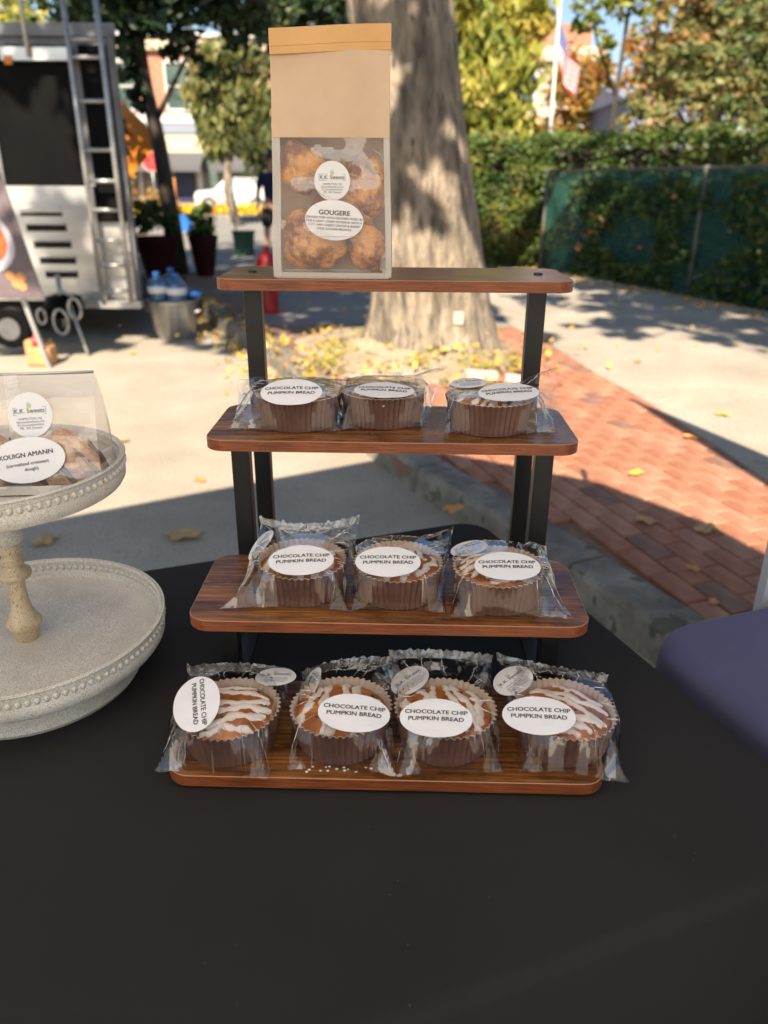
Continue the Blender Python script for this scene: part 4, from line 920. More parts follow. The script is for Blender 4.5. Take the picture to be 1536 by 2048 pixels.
for z in (.45, .66, .86, 1.10, 1.32, 1.55, 1.90, 2.20, 2.32): MB().tube([(-.29, -.16, z), (-.06, -.16, z)], .016, 8).build('rung', M['alu'], lad, True)
hr = MB()
for x in (-.62, -.30): hr.tube([(x, -.16, 2.2), (x, -.16, 2.75), (x, .0, 3.0)], .018, 8)
hr.build('roof_rail', M['alu'], tr, True)
wh = MB().tube([(-2.0, -.1, .27), (-2.0, .12, .27)], .27, 24).build('wheel', M['tyre'], tr); 
wh2 = MB().tube([(-.93, -.62, .20), (-.93, -.50, .20)], .16, 20).build('jockey_wheel', M['tyre'], tr); MB().tube([(-.93, -.635, .20), (-.93, -.621, .20)], .09, 16).build('rim', M['alu'], wh2)
hc = MB(); hc.lathe([(.03, .26), (.14, .28), (.155, .36), (.14, .44), (.04, .47)], 20, c=(-.52, -.45, 0), close=True); hc.build('hitch_drum', M['dark_screen'], tr, True)
hc = MB(); hc.tube([(-.52, -.5, .2), (-.52, -.5, .62)], .022, 8); hc.tube([(-.44, -.55, .42), (-.28, -.72, .02)], .014, 8); hc.tube([(-.52, -.52, .5), (-.40, -.56, .46)], .014, 8); hc.build('jack', M['alu'], tr, True)
hc = MB()
for c_, r_ in (((-.38, -.6, .36), .085), ((-.66, -.6, .30), .06), ((-.50, -.62, .26), .10)):
    hc.tube([(c_[0] + r_ * cos(t * pi / 8) * .6, c_[1], c_[2] + r_ * sin(t * pi / 8)) for t in range(17)], .012, 6)
hc.build('safety_chain', M['alu'], tr, True)
for x, y_, z, lab, sz in ((-2.66, 5.95, 0, 'tan wooden block with rounded corners under the trailer jack', (.095, .08, .15)), (-2.78, 6.12, 0, 'darker wooden block behind the tan one under the jack', (.06, .07, .17))):
    b = MB(); a, bq, c_ = sz; b.box(-a, a, -bq, bq, 0, c_)
    o = b.build('wooden_block', M['block']); o.location = (x, y_, z); tag(o, lab, 'block', 'wooden blocks under the trailer jack')
    bv = o.modifiers.new('b', 'BEVEL'); bv.width = .025; bv.segments = 3
v_ = MB(); v_.lathe([(.028, 0), (.03, .05), (.015, .06), (.012, .085)], 12, close=True); o = v_.build('red_bottle', M['red_sign'], None, True); o.location = (-2.68, 5.93, .151); tag(o, 'small red bottle standing on the tan wooden block', 'bottle')

# ---- printed food banner at the far left
bn = thing('food_banner', 'dark leaning banner printed with a bowl of orange soup at the left edge', 'banner', (-2.67, 5.8, 0))
def bp2(u, v, o_=0): # u 0..1 across leftward, v 0..1 up
    return (.17 - u * .75 - .17 * v * 1.02, -.02 - o_ + u * -.15, .53 + v * .88)
q = [bp2(0, 0), bp2(0, 1), bp2(1, 1), bp2(1, 0)]; q2 = [(x, y_ + .015, z) for x, y_, z in q]
MB().add(q + q2, [(0, 1, 2, 3), (4, 7, 6, 5), (0, 4, 5, 1), (1, 5, 6, 2), (2, 6, 7, 3), (3, 7, 4, 0)]).build('panel', M['banner'], bn)
def disc(c, r, o_): return [bp2(c[0] + r * cos(t * pi / 12) * 1.1, c[1] + r * sin(t * pi / 12), o_) for t in range(24)]
MB().add(disc((.36, .46), .25, .003), [tuple(range(24))]).build('bowl_print', M['bowl'], bn)
MB().add(disc((.36, .47), .195, .006), [tuple(range(24))]).build('soup_print', M['soup'], bn)
for c_ in ((.13, .17), (.19, .12), (.15, .10), (.22, .18)): MB().add(disc(c_, .038, .004 + c_[0] * .01), [tuple(range(24))]).build('biscuit_print', M['biscuit'], bn)
MB().bar((.10, .05, 0), (-.02, .05, .55), .03).build('stand_leg', M['alu'], bn)

# ---- our canopy (shades the table) and an unseen sheet added to cast the wedge shadow
cn = thing('canopy', 'white fabric canopy over the market table, one pale pole at the right edge', 'canopy', (0, 0, 0))
CP = [(-.28, 1.40), (.22, 1.11), (.62, .85), (.91, .45), (1.25, -.4), (1.35, -1.6), (.7, -2.6), (-1.2, -3.0), (-2.7, -2.2), (-3.1, -.25)]
cc = Vector((-.8, -.8, 2.5)); vs = [cc]; fs = []
for q in (.35, .7, 1.0):
    for x, y_ in CP: vs.append(Vector((cc.x + (x - cc.x) * q, cc.y + (y_ - cc.y) * q, 2.5 - .45 * q + (.03 if q == .7 else 0))))
n_ = len(CP)
for k in range(n_):
    fs.append((0, 1 + (k + 1) % n_, 1 + k))
    for j in range(2): a, b = 1 + j * n_ + k, 1 + j * n_ + (k + 1) % n_; fs.append((a, b, b + n_, a + n_))
MB().add(vs, fs).build('roof_fabric', M['canopy'], cn)
vl = MB()
for k in range(n_):
    a, b = Vector((*CP[k], 2.05)), Vector((*CP[(k + 1) % n_], 2.05)); vl.add([a, b, b - Vector((0, 0, .14)), a - Vector((0, 0, .14))], [(0, 1, 2, 3)])
vl.build('valance', M['canopy'], cn)
for x, y_ in ((.585, 1.03), (-2.9, -.3), (1.0, -1.9), (-2.4, -2.1)): MB().box(x - .011, x + .011, y_ - .011, y_ + .011, 0, 2.04).build('leg', M['pole_grey'], cn)

sl = thing('shadow_caster', 'unseen narrow grey sheet added right of the table to cast a shadow strip', 'shade', (1.26, 2.27, 0))  # invented, out of view; only its wedge shadow on the paving matters
MB().tube([(.4, -2.5, 0), (.4, -2.5, 2.12)], .02, 8).build('pole', M['pole_grey'], sl)  # support for the added sheet, also out of view
T_ = [(1.15, 2.3), (1.5, 1.2), (1.9, -.3), (1.45, -.3), (1.34, .68)]
MB().prism([(x - 1.26, y_ - 2.27) for x, y_ in T_][::-1], 2.09, 2.10).build('shadow_sheet', M['awning'], sl)

# ---- fallen leaves: single ones, then litter
def leaf_shape(seed, s, curl=.15):
    r = random.Random(seed); pts = []; n_ = 15
    for k in range(n_):
        a = 2 * pi * k / n_; rr = s * (.62 + .38 * abs(sin(2.5 * a)) + r.uniform(-.08, .08)) * (1.25 if k in (0, 1, n_ - 1) else 1)
        pts.append((rr * cos(a), rr * sin(a) * .8, curl * s * (abs(sin(a * 1.5)) + .3 * r.random())))
    vs = [(0, 0, .1 * s)] + pts; return MB().add(vs, [(0, k + 1, (k + 1) % n_ + 1) for k in range(n_)] + [(0, (k + 1) % n_ + 1, k + 1) for k in []])
LV = [(-.81, 2.8, 0, 'dry_leaf', .075, 'curled tan leaf on the shaded asphalt left of the stand'), (-1.34, 2.74, 0, 'dry_leaf', .06, 'flat dull leaf on the shaded asphalt behind the cake stand'),
      (1.01, 2.7, .122, 'dry_leaf', .045, 'crumpled grey-tan leaf on shaded bricks, nearest the sunlit edge'), (1.21, 2.63, .122, 'dry_leaf', .055, 'long tan leaf on shaded bricks right of the crumpled one'),
      (1.04, 2.31, .122, 'orange_leaf', .028, 'small orange-brown leaf on shaded bricks beside the curb'), (.27, 2.78, .13, 'orange_leaf', .05, 'rust-coloured leaf on the curb behind the middle cakes'),
      (1.02, 2.08, .122, 'orange_leaf', .022, 'tiny tan leaf on shaded bricks above the navy table'), (1.58, 3.77, .122, 'orange_leaf', .05, 'bright orange leaf on the sunlit brick near the dark shadow strip'),
      (1.13, 3.24, .122, 'yellow_leaf', .045, 'yellow leaf lying on sunlit brick near the canopy shadow'), (-.88, 3.43, 0, 'orange_leaf', .035, 'small orange leaf on the sunlit asphalt'), (-1.45, 4.02, 0, 'dry_leaf', .05, 'brown leaf on the sunlit asphalt above the upper cake tray'),
      (-2.1, 6.4, 0, 'yellow_leaf', .05, 'yellow leaf on the asphalt before the metal bin'), (.98, 5.05, .122, 'yellow_leaf', .06, 'pale yellow leaf on the bricks right of the trunk'), (1.85, 5.6, .124, 'orange_leaf', .04, 'orange leaf on the concrete sidewalk'), (1.9, 4.2, .124, 'yellow_leaf', .045, 'yellow leaf on the sunlit concrete slab')]
for i, (x, y_, z, m, s_, lab) in enumerate(LV):
    o = leaf_shape(i, s_).build('fallen_leaf', M[m]); o.location = (x, y_, z + .006); o.rotation_euler = (0, 0, i * 1.3); tag(o, lab, 'leaf', 'single fallen leaves on the paving')
rnd = random.Random(9); lp = []
for _ in range(850):
    a = rnd.uniform(0, 2 * pi); r_ = rnd.uniform(.3, 1.25); x, y_ = .3 + 1.1 * r_ * cos(a), 5.8 + 1.1 * r_ * sin(a)
    if x < interp(CURB, y_) - .1 or (x > 1.2 and rnd.random() < .8) or y_ > 6.9: continue
    d = sqrt(((x - .30) / 1.15) ** 2 + ((y_ - 5.95) / 1.3) ** 2); z = .14 + .16 * max(0, 1 - d * .9) ** 1.3 + .02
    if noise.noise(Vector((x * 2.5, y_ * 2.5, 8))) < -.05: continue
    lp.append((x, y_, z, rnd.random() * .9))
for _ in range(420):
    t = rnd.random(); y_ = 4.9 + 4.2 * t; x = interp(CURB, y_) - .06 + rnd.gauss(0, .16); lp.append((x, y_, .02 if x < interp(CURB, y_) else .14, rnd.random() * .7))
for _ in range(260):
    t = rnd.uniform(.02, 1.9); x = 2.43 + 1.16 * t - .15 - abs(rnd.gauss(0, .2)); lp.append((x, 12.63 - 3.21 * t - rnd.uniform(0, .3), .135, rnd.random()))
for _ in range(170): lp.append((rnd.uniform(-4, 4.5), rnd.uniform(6, 12), .135, rnd.random()))
tag(leaves_obj('leaf_litter', lp, .042, LM['litter'], None, 6, 1.1), 'yellow leaf litter round the tree roots and along the curb', 'leaves', kind='stuff')
gp = [];
for cx, cy, n_ in ((-.30, 5.65, 60), (-.42, 5.25, 40), (.62, 5.25, 30), (.9, 5.2, 50), (.28, 5.28, 30), (-.20, 6.1, 60)):
    for _ in range(n_): gp.append((cx + rnd.gauss(0, .07), cy + rnd.gauss(0, .10), .17 + abs(rnd.gauss(0, .04)), .6 + rnd.gauss(0, .2)))
tag(leaves_obj('weeds', gp, .024, LM['yellow'], None, 7, 2.2), 'yellow-green weeds growing round the tree roots', 'weeds', kind='stuff')
for i, (x, y_, a, lab) in enumerate(((.62, 4.93, .2, 'pale weathered loose brick lying by the tree roots, the left one'), (.86, 4.80, -.1, 'pale pink loose brick lying nearest the sunlit paving'), (.98, 5.30, .5, 'reddish loose brick lying right of the trunk'))):
    b = MB().box(-.10, .10, -.045, .045, 0, .06); o = b.build('loose_brick', M['straw'] if i < 2 else M['brick_b']); o.location = (x, y_, .135); o.rotation_euler = (.1, .08, a); tag(o, lab, 'brick', 'loose bricks by the tree')

# ================================================================== TABLES
def rounded_table(name, x1, y0, y1, x0, zt, mat, rad, corner, label, loc, rz, drop=.7, lint=0):
    t = thing(name, label, 'table', loc, rz)
    # outline of the top, offset rings going over a soft edge then down
    def outline(off):
        pts = []; r = max(.002, corner - off)
        for cx, cy, a0 in ((x1 - corner, y1 - corner, 0), (x0 + corner, y1 - corner, 90), (x0 + corner, y0 + corner, 180), (x1 - corner, y0 + corner, 270)):
            for k in range(9):
                a = radians(a0 + k * 11.25); pts.append((cx + (corner - off) * cos(a), cy + (corner - off) * sin(a)))
        return pts
    vs = []; fs = []; rings = []
    for off, dz in [(rad * 1.6, 0), (rad, -.0002)] + [(rad * (1 - sin(a)), -rad * (1 - cos(a))) for a in (radians(q) for q in (12, 25, 40, 55, 70, 82, 90))] + [(-.012, -.25), (.015, -drop)]:
        o_ = outline(off); rings.append((len(vs), len(o_))); vs += [(x, y_, zt + dz) for x, y_ in o_]
    n_ = rings[0][1]
    for (a, _), (b, _) in zip(rings, rings[1:]):
        for k in range(n_): fs.append((a + k, b + k, b + (k + 1) % n_, a + (k + 1) % n_))
    fs.append(tuple(range(n_)))
    MB().add(vs, fs).build('tablecloth', mat, t, True, 60)
    lg = [(x0 + .12, y0 + .1), (x1 - .12, y0 + .1), (x0 + .12, y1 - .1), (x1 - .12, y1 - .1)]
    for x, y_ in lg: MB().tube([(x, y_, 0), (x, y_, zt - .05)], .014, 8).build('leg', M['alu'], t)
    return t
TB1 = radians(20.6)
t1 = rounded_table('market_table', .615, .335, 1.142, -1.25, .752, M['cloth_black'], .015, .055, 'long folding table under a fitted black stretch cloth', (0, 0, 0), TB1)
rnd = random.Random(4); lt = MB()
for _ in range(170):
    x, y_ = rnd.uniform(-.5, .58), rnd.uniform(.32, 1.1); a = rnd.uniform(0, pi); l_ = rnd.uniform(.0002, .0011)
    lt.add([(x, y_, .7524), (x + l_ * cos(a), y_ + l_ * sin(a), .7526), (x + l_ * cos(a + .3), y_ + l_ * sin(a + .3), .7524)], [(0, 1, 2)])
tag(lt.build('lint', M['lint'], t1), kind='stuff')
rounded_table('market_table', 2.4, -.35, .735, .655, .748, M['cloth_navy'], .030, .075, 'neighbouring table under a fitted navy stretch cloth at the right edge', (0, 0, 0), TB1)

# ================================================================== DISPLAY STAND
stand = thing('display_stand', 'four-tier wooden display stand on a black metal frame', 'display stand', (-.0107, 0, 0), radians(-1.25))
SHELF = [(.594, .769), (.714, .8744), (.8495, 1.035), (.9625, 1.2033)]; SW, SD, STH, SR = .44, .162, .0135, .024
for k, (yy, zz) in enumerate(SHELF):
    def ol(off):
        pts = []
        for cx, cy, a0 in ((SW / 2 - SR, yy + SD - SR, 0), (-SW / 2 + SR, yy + SD - SR, 90), (-SW / 2 + SR, yy + SR, 180), (SW / 2 - SR, yy + SR, 270)):
            for q in range(9):
                a = radians(a0 + q * 11.25); pts.append((cx + (SR - off) * cos(a), cy + (SR - off) * sin(a)))
        return pts
    bev = .0006; vs = []; mi = []; fs = []
    for off, dz in ((bev, 0), (0, -bev), (0, -STH + bev), (bev, -STH)): vs += [(x, y_ - yy, zz + dz - zz) for x, y_ in ol(off)]
    n_ = 36
    mb = MB(); mb.add(vs, [tuple(range(n_))], 0)
    for j, m in ((0, 2), (1, 1), (2, 2)): 
        mb.f += [(j * n_ + q, (j + 1) * n_ + q, (j + 1) * n_ + (q + 1) % n_, j * n_ + (q + 1) % n_) for q in range(n_)]; mb.mi += [m] * n_
    mb.f.append(tuple(range(3 * n_, 4 * n_))[::-1]); mb.mi.append(0)
    o = mb.build('shelf', [M['shelf_top'], M['shelf_edge'], M['shelf_line']], stand); o.location = (k * .0, yy, zz)
    if k == 3:
        for sx in (-.186, .186):
            sc_ = MB(); sc_.lathe([(.0, .0022), (.0025, .0012), (.003, .0022), (.0052, .002), (.0062, .0)], 20); q = sc_.build('screw', M['screw'], o, True); q.location = (sx, .081, .0001)
            MB().lathe([(.0001, .0016), (.0024, .0016)], 6).build('hex_socket', M['black_metal'], o).location = (sx, .081, .0003)
LX = .186
for k in (1, 2, 3):
    yc = SHELF[k][0] + .078; zb = SHELF[k][1] - STH
    for sx in (-1, 1):
        x = sx * (LX + (.006 if k < 3 else 0)); mb = MB(); mb.box(x - .0115, x + .0115, yc - .010, yc + .010, .7535, zb - .0003)
        o = mb.build('leg', M['black_metal'], stand); bv = o.modifiers.new('b', 'BEVEL'); bv.width = .0015; bv.segments = 2
        if k >= 1:   # flat bracket arm from the leg up to the shelf behind
            MB().add([(x - .004, yc + .0105, zb - .0005), (x - .004, yc + .065, zb - .0005), (x - .004, yc + .0105, zb - .050), (x + .004, yc + .0105, zb - .0005), (x + .004, yc + .065, zb - .0005), (x + .004, yc + .0105, zb - .050)],
                     [(0, 1, 2), (3, 5, 4), (0, 3, 4, 1), (1, 4, 5, 2), (2, 5, 3, 0)]).build('bracket', M['black_metal'], stand)
for sx in (-1, 1):
    x = sx * (LX + .0)
    MB().box(x - .010, x + .010, SHELF[0][0] + .07, SHELF[3][0] + .12, .7530, .7534 + .0002).build('base_bar', M['black_metal'], stand)
    for yy in (.62, .74): MB().lathe([(.008, 0), (.008, .0028)], 12, c=(sx * .19, yy, .7525), close=True).build('foot', M['black_metal'], stand)

# ================================================================== WRAPPED CAKES
def make_cup(parent, seed):
    N = 46; seg = N * 4
    tri = [0, 1, 0, -1]
    def rf_(profn):
        def f(a, j):
            k = int(round(a / (2 * pi) * seg)); amp = .0006 + .0014 * j / (profn - 1)
            return amp * tri[k % 4] + .0012 * sin(2 * a + seed) * j / (profn - 1)
        return f
    pr_ = [(.0465, .0006), (.0468, .010), (.0485, .022), (.0505, .032), (.0520, .0385)]
    mb = MB(); mb.lathe(pr_, seg, rf=rf_(5)); mb.f.append(tuple(range(seg))[::-1]); mb.mi.append(0)
    mb.build('baking_cup', M['cup_brown'], parent)
    pin = [(.0468, .016), (.0478, .022), (.0498, .032), (.0513, .0392)]
    mb = MB(); mb.lathe(pin, seg, rf=lambda a, j: (.0004 + .0013 * (j + 1) / 4) * tri[int(round(a / (2 * pi) * seg)) % 4] + .0012 * sin(2 * a + seed) * (j + 1) / 4 - .0)
    mb.build('cup_lining', M['cup_cream'], parent)
def dome(x, y, seed, R=.0476):
    q = min(1, hypot(x, y) / R); return .0305 + .0125 * (1 - q ** 2.6) + .0024 * noise.noise(Vector((x * 55, y * 55, seed))) * (1 - q ** 4) + .0008 * noise.noise(Vector((x * 200, y * 200, seed)))
def make_cake(parent, seed, gang, ngl=6):
    rnd = random.Random(seed); R = .0476; vs = [(0, 0, dome(0, 0, seed))]; fs = []; A, B_ = 60, 20
    for j in range(1, B_ + 1):
        for k in range(A):
            a = 2 * pi * k / A; r = R * j / B_; vs.append((r * cos(a), r * sin(a), dome(r * cos(a), r * sin(a), seed)))
    for k in range(A): vs.append((.0440 * cos(2 * pi * k / A), .0440 * sin(2 * pi * k / A), .016))
    for k in range(A): fs.append((0, 1 + k, 1 + (k + 1) % A))
    for j in range(B_):
        for k in range(A): a = 1 + j * A + k; b = 1 + j * A + (k + 1) % A; fs.append((a, a + A, b + A, b))
    ck = MB().add(vs, fs).build('cake', M['cake'], parent, True)
    ch = MB()
    for _ in range(9):
        a = rnd.uniform(0, 2 * pi); r = R * sqrt(rnd.random()) * .85; x, y = r * cos(a), r * sin(a); sphere(ch, (x, y, dome(x, y, seed) - .0006), rnd.uniform(.0014, .0026), 8, 6, 1, 1, .7)
    ch.build('chocolate_chips', M['chip'], ck, True)
    ca, sa = cos(gang), sin(gang); gz = MB()
    for s_ in range(ngl):
        off = (s_ - (ngl - 1) / 2) * (.080 / ngl) + rnd.uniform(-.003, .003); half = sqrt(max(0, .0462 ** 2 - off ** 2)) * rnd.uniform(.86, 1.0)
        if rnd.random() < .12: half *= .6
        pts = []; rs = []; ph = rnd.uniform(0, 6); n_ = 26; wd = rnd.uniform(.0030, .0046)
        for i in range(n_):
            t = -1 + 2 * i / (n_ - 1); u = half * t; v = off + .0035 * sin(t * 2.2 + ph) + .0016 * sin(t * 7 + ph * 2) + .004 * t * (1 if s_ % 2 else -1) * .6
            q = hypot(u, v)
            if q > .0455: u *= .0455 / q; v *= .0455 / q
            x, y = ca * u - sa * v, sa * u + ca * v; pts.append((x, y, dome(x, y, seed) + .0002)); 
            e = min(1, (1 - abs(t)) * 9 + .35); rs.append(wd * e * (1 + .28 * sin(t * 11 + ph) + .22 * sin(t * 23 + ph * 3)))
        # flattened strip: half-ellipse section
        vs = []; fs = []; m_ = 7
        for i, p in enumerate(pts):
            d = Vector(pts[min(i + 1, n_ - 1)]) - Vector(pts[max(i - 1, 0)]); d.z = 0; d.normalize(); w = Vector((-d.y, d.x, 0))
            for k in range(m_):
                a = pi * k / (m_ - 1); q = Vector(p) + w * cos(a) * rs[i]; vs.append((q.x, q.y, dome(q.x, q.y, seed) - .0004 + sin(a) * .0027))
        for i in range(n_ - 1):
            for k in range(m_ - 1): a = i * m_ + k; fs.append((a, a + 1, a + m_ + 1, a + m_))
        fs.append(tuple(range(m_))); fs.append(tuple(range((n_ - 1) * m_, n_ * m_))[::-1])
        gz.add(vs, fs)
    # blobs that join stripes
    for _ in range(4):
        a = rnd.uniform(0, 2 * pi); r = R * rnd.uniform(.1, .8); x, y = r * cos(a), r * sin(a); sphere(gz, (x, y, dome(x, y, seed) + .0002), rnd.uniform(.003, .0055), 10, 6, 1, rnd.uniform(.6, 1.2), .35)
    gz.build('glaze', M['glaze'], ck, True)
def make_wrap(parent, seed, corners, mids, seal=True, lab=None):
    """corners: 4 x (x, y, z) front-left, front-right, back-right, back-left; mids: edge heights front, right, back, left"""
    rnd = random.Random(seed * 3 + 1); Rc = .0565; Nn = 52
    P = [Vector((c[0] * (.89 if c[1] < 0 else .93), c[1] * .94, c[2] * (.8 if c[1] > 0 else 1))) for c in corners]; mids = [m_ * .74 for m_ in mids]
    mid = [((P[i] + P[(i + 1) % 4]) / 2) for i in range(4)]
    for i in range(4): mid[i] = Vector((mid[i].x, mid[i].y, mids[i]))
    def edge(s, t):      # s,t in [-1,1], max(|s|,|t|)=1 -> boundary point
        if abs(t + 1) < 1e-6: k, q = 0, (s + 1) / 2
        elif abs(s - 1) < 1e-6: k, q = 1, (t + 1) / 2
        elif abs(t - 1) < 1e-6: k, q = 2, (1 - s) / 2
        else: k, q = 3, (1 - t) / 2
        a, m, b = P[k], mid[k], P[(k + 1) % 4]
        p = a.lerp(b, q); zq = (1 - q) * (1 - 2 * q) * a.z + 4 * q * (1 - q) * m.z + q * (2 * q - 1) * b.z
        bow = -.08 * 4 * q * (1 - q)
        return Vector((p.x * (1 + bow), p.y * (1 + bow), max(.0015, zq)))
    sd_ = seed * 5.7
    def rg(x, y, z):     # sharp-crested noise
        return .45 - abs(noise.noise(Vector((x, y, z)))) * 2.2
    folds = []; foldset = {}
    for _ in range(24):
        a = rnd.uniform(0, 2 * pi); x, y = Nn / 2 + cos(a) * Nn * .27, Nn / 2 + sin(a) * Nn * .27; a += rnd.uniform(-.6, .6); path = []; st = rnd.randint(0, 6); ln = rnd.randint(8, 22)
        for q in range(ln + st):
            if q >= st:
                k = (round(x), round(y))
                if not (0 < k[0] < Nn and 0 < k[1] < Nn): break
                if not path or path[-1] != k: path.append(k)
            x += cos(a); y += sin(a); a += rnd.uniform(-.08, .08)
        if len(path) > 4:
            folds.append(path); h_ = rnd.choice((.0022, .0026, -.0016, .0018))
            for k in path: foldset[k] = h_
    top = []; bot = []
    for j in range(Nn + 1):
        for i in range(Nn + 1):
            s, t = -1 + 2 * i / Nn, -1 + 2 * j / Nn
            e = max(abs(s), abs(t), 1e-4); E_ = edge(max(-1, min(1, s / e)), max(-1, min(1, t / e))); x, y = E_.x * e, E_.y * e; rho = hypot(x, y) / Rc; th = atan2(y, x)
            if rho <= 1: zt = .0447 + .0018 * (1 - rho ** 2); zb = .0004; out = 0; q = 0
            else:
                e0 = e / rho; q = max(0, min(1, (e - e0) / max(1e-4, 1 - e0)))
                zt = .0450 * (1 - q) ** 1.35 + E_.z * (1 - (1 - q) ** 1.5); zb = E_.z * q ** 1.4 + .0004; out = min(1, (rho - 1) * 6)
            ct, st_ = cos(th), sin(th); fe = min(1, (1 - e) * 5)
            rad = .0058 * rg(ct * 3.2 + sd_, st_ * 3.2, rho * .7) + .0034 * rg(ct * 8 + sd_, st_ * 8, rho * 1.4) + .0013 * rg(x * 95 + sd_, y * 95, 3)
            dz = out * rad * (.35 + .65 * fe) + (1 - out) * (.0004 * rg(x * 38 + sd_, y * 38, 7)) + foldset.get((i, j), 0) * out
            hr_ = out * .0016 * noise.noise(Vector((x * 70, y * 70, sd_)))
            px_, py_ = x + ct * hr_, y + st_ * hr_
            if i in (0, Nn) or j in (0, Nn):
                z_ = max(E_.z + .0022 * noise.noise(Vector((x * 90, y * 90, sd_))), .0006); top.append((px_, py_, z_)); bot.append(None)
            else:
                zz = max(zt + dz, zb + .0012)
                if rho < 1.0: zz = max(zz, .0440)
                elif rho < 1.10: zz = max(zz, .0400 * (1 - (rho - 1) * 2.2))
                if lab:
                    dx, dy = px_ - lab[0], py_ - lab[1]; c_, s_ = cos(radians(lab[4])), sin(radians(lab[4])); u_, v_ = dx * c_ + dy * s_, -dx * s_ + dy * c_
                    if (u_ / .0395) ** 2 + (v_ / .0275) ** 2 < 1: zz = max(min(zz, lab[2] + .0046 + dy * math.tan(radians(lab[3])) - dx * sin(radians(lab[5])) - .0016), .0415 if rho < 1 else zb + .001)
                top.append((px_, py_, zz)); bot.append((x, y, min(max(.0003, zb + out * .0008 * noise.noise(Vector((x * 90, y * 90, 9)))), zz - .0005)))
    W1 = Nn + 1; vs = list(top); idx = {}
    for k, b in enumerate(bot):
        if b is None: idx[k] = k
        else: idx[k] = len(vs); vs.append(b)
    fs = []
    for j in range(Nn):
        for i in range(Nn):
            a = j * W1 + i; q = (a, a + 1, a + W1 + 1, a + W1)
            fs += [(q[0], q[1], q[2]), (q[0], q[2], q[3])] if (i + j) % 2 else [(q[0], q[1], q[3]), (q[1], q[2], q[3])]
            if i % 2 == 0 and j % 2 == 0 and 0 < i < Nn - 2 and 0 < j < Nn - 2:
                r = [idx[z_] for z_ in (a, a + 2, a + 2 * W1 + 2, a + 2 * W1)]; fs.append(tuple(r[::-1]))
    used = sorted({v for f in fs for v in f}); rm = {v: n_ for n_, v in enumerate(used)}
    mbw = MB().add([vs[v] for v in used], [tuple(rm[v] for v in f) for f in fs])
    for fi, f in enumerate(fs):
        if len(f) != 3: continue
        c_ = (Vector(vs[f[0]]) + Vector(vs[f[1]]) + Vector(vs[f[2]])) / 3; rr_ = hypot(c_.x, c_.y) / Rc
        if rr_ > 1.0 and noise.noise(Vector((c_.x * 70, c_.y * 70, seed * 3.3))) > .30: mbw.mi[fi] = 1  # random outer patches get the painted glints
    wr_ = mbw.build('clear_wrapper', [M['film'], M['film_glint']], parent, True, 38)
    def c_lab(p):
        if not lab: return False
        dx, dy = p[0] - lab[0], p[1] - lab[1]; c_, s_ = cos(radians(lab[4])), sin(radians(lab[4])); return ((dx * c_ + dy * s_) / .0385) ** 2 + ((-dx * s_ + dy * c_) / .0265) ** 2 < 1
    fc = MB()
    for path in folds:
        path = [k for k in path if not (c_lab(top[k[1] * W1 + k[0]]))]
        if len(path) < 4: continue
        pp = [Vector(top[j * W1 + i]) + Vector((0, 0, .0002)) for i, j in path]; n_ = len(pp)
        fc.tube(pp, [.00042 * min(1, .2 + 2 * min(k, n_ - 1 - k) / n_) * (.6 + .7 * rnd.random()) for k in range(n_)], 4)
    tag(fc.build('crease_highlights', M['fold_highlight'], wr_), kind='stuff')  # thin white threads on the folds, added as highlights
    if seal:      # crimped seal strip standing on the back edge
        st_ = MB(); n_ = 56; v2 = []
        for i in range(n_ + 1):
            s = -1 + 2 * i / n_; a = edge(s, 1.0); d = Vector((a.x, a.y, 0)).normalized(); wob = .003 * noise.noise(Vector((i * .35, seed, 0)))
            v2.append(a); v2.append(a + d * (.003 + wob) + Vector((0, 0, .009 + .004 * noise.noise(Vector((i * .5, seed, 4))))))
        st_.add(v2, [(2 * i, 2 * i + 2, 2 * i + 3, 2 * i + 1) for i in range(n_)]); st_.build('seal_strip', M['film_seal'], wr_)
    return wr_
LINES = [('CHOCOLATE CHIP', .0065, .0070, .022), ('PUMPKIN BREAD', -.0020, .0070, .022)]
def D(*v): return v
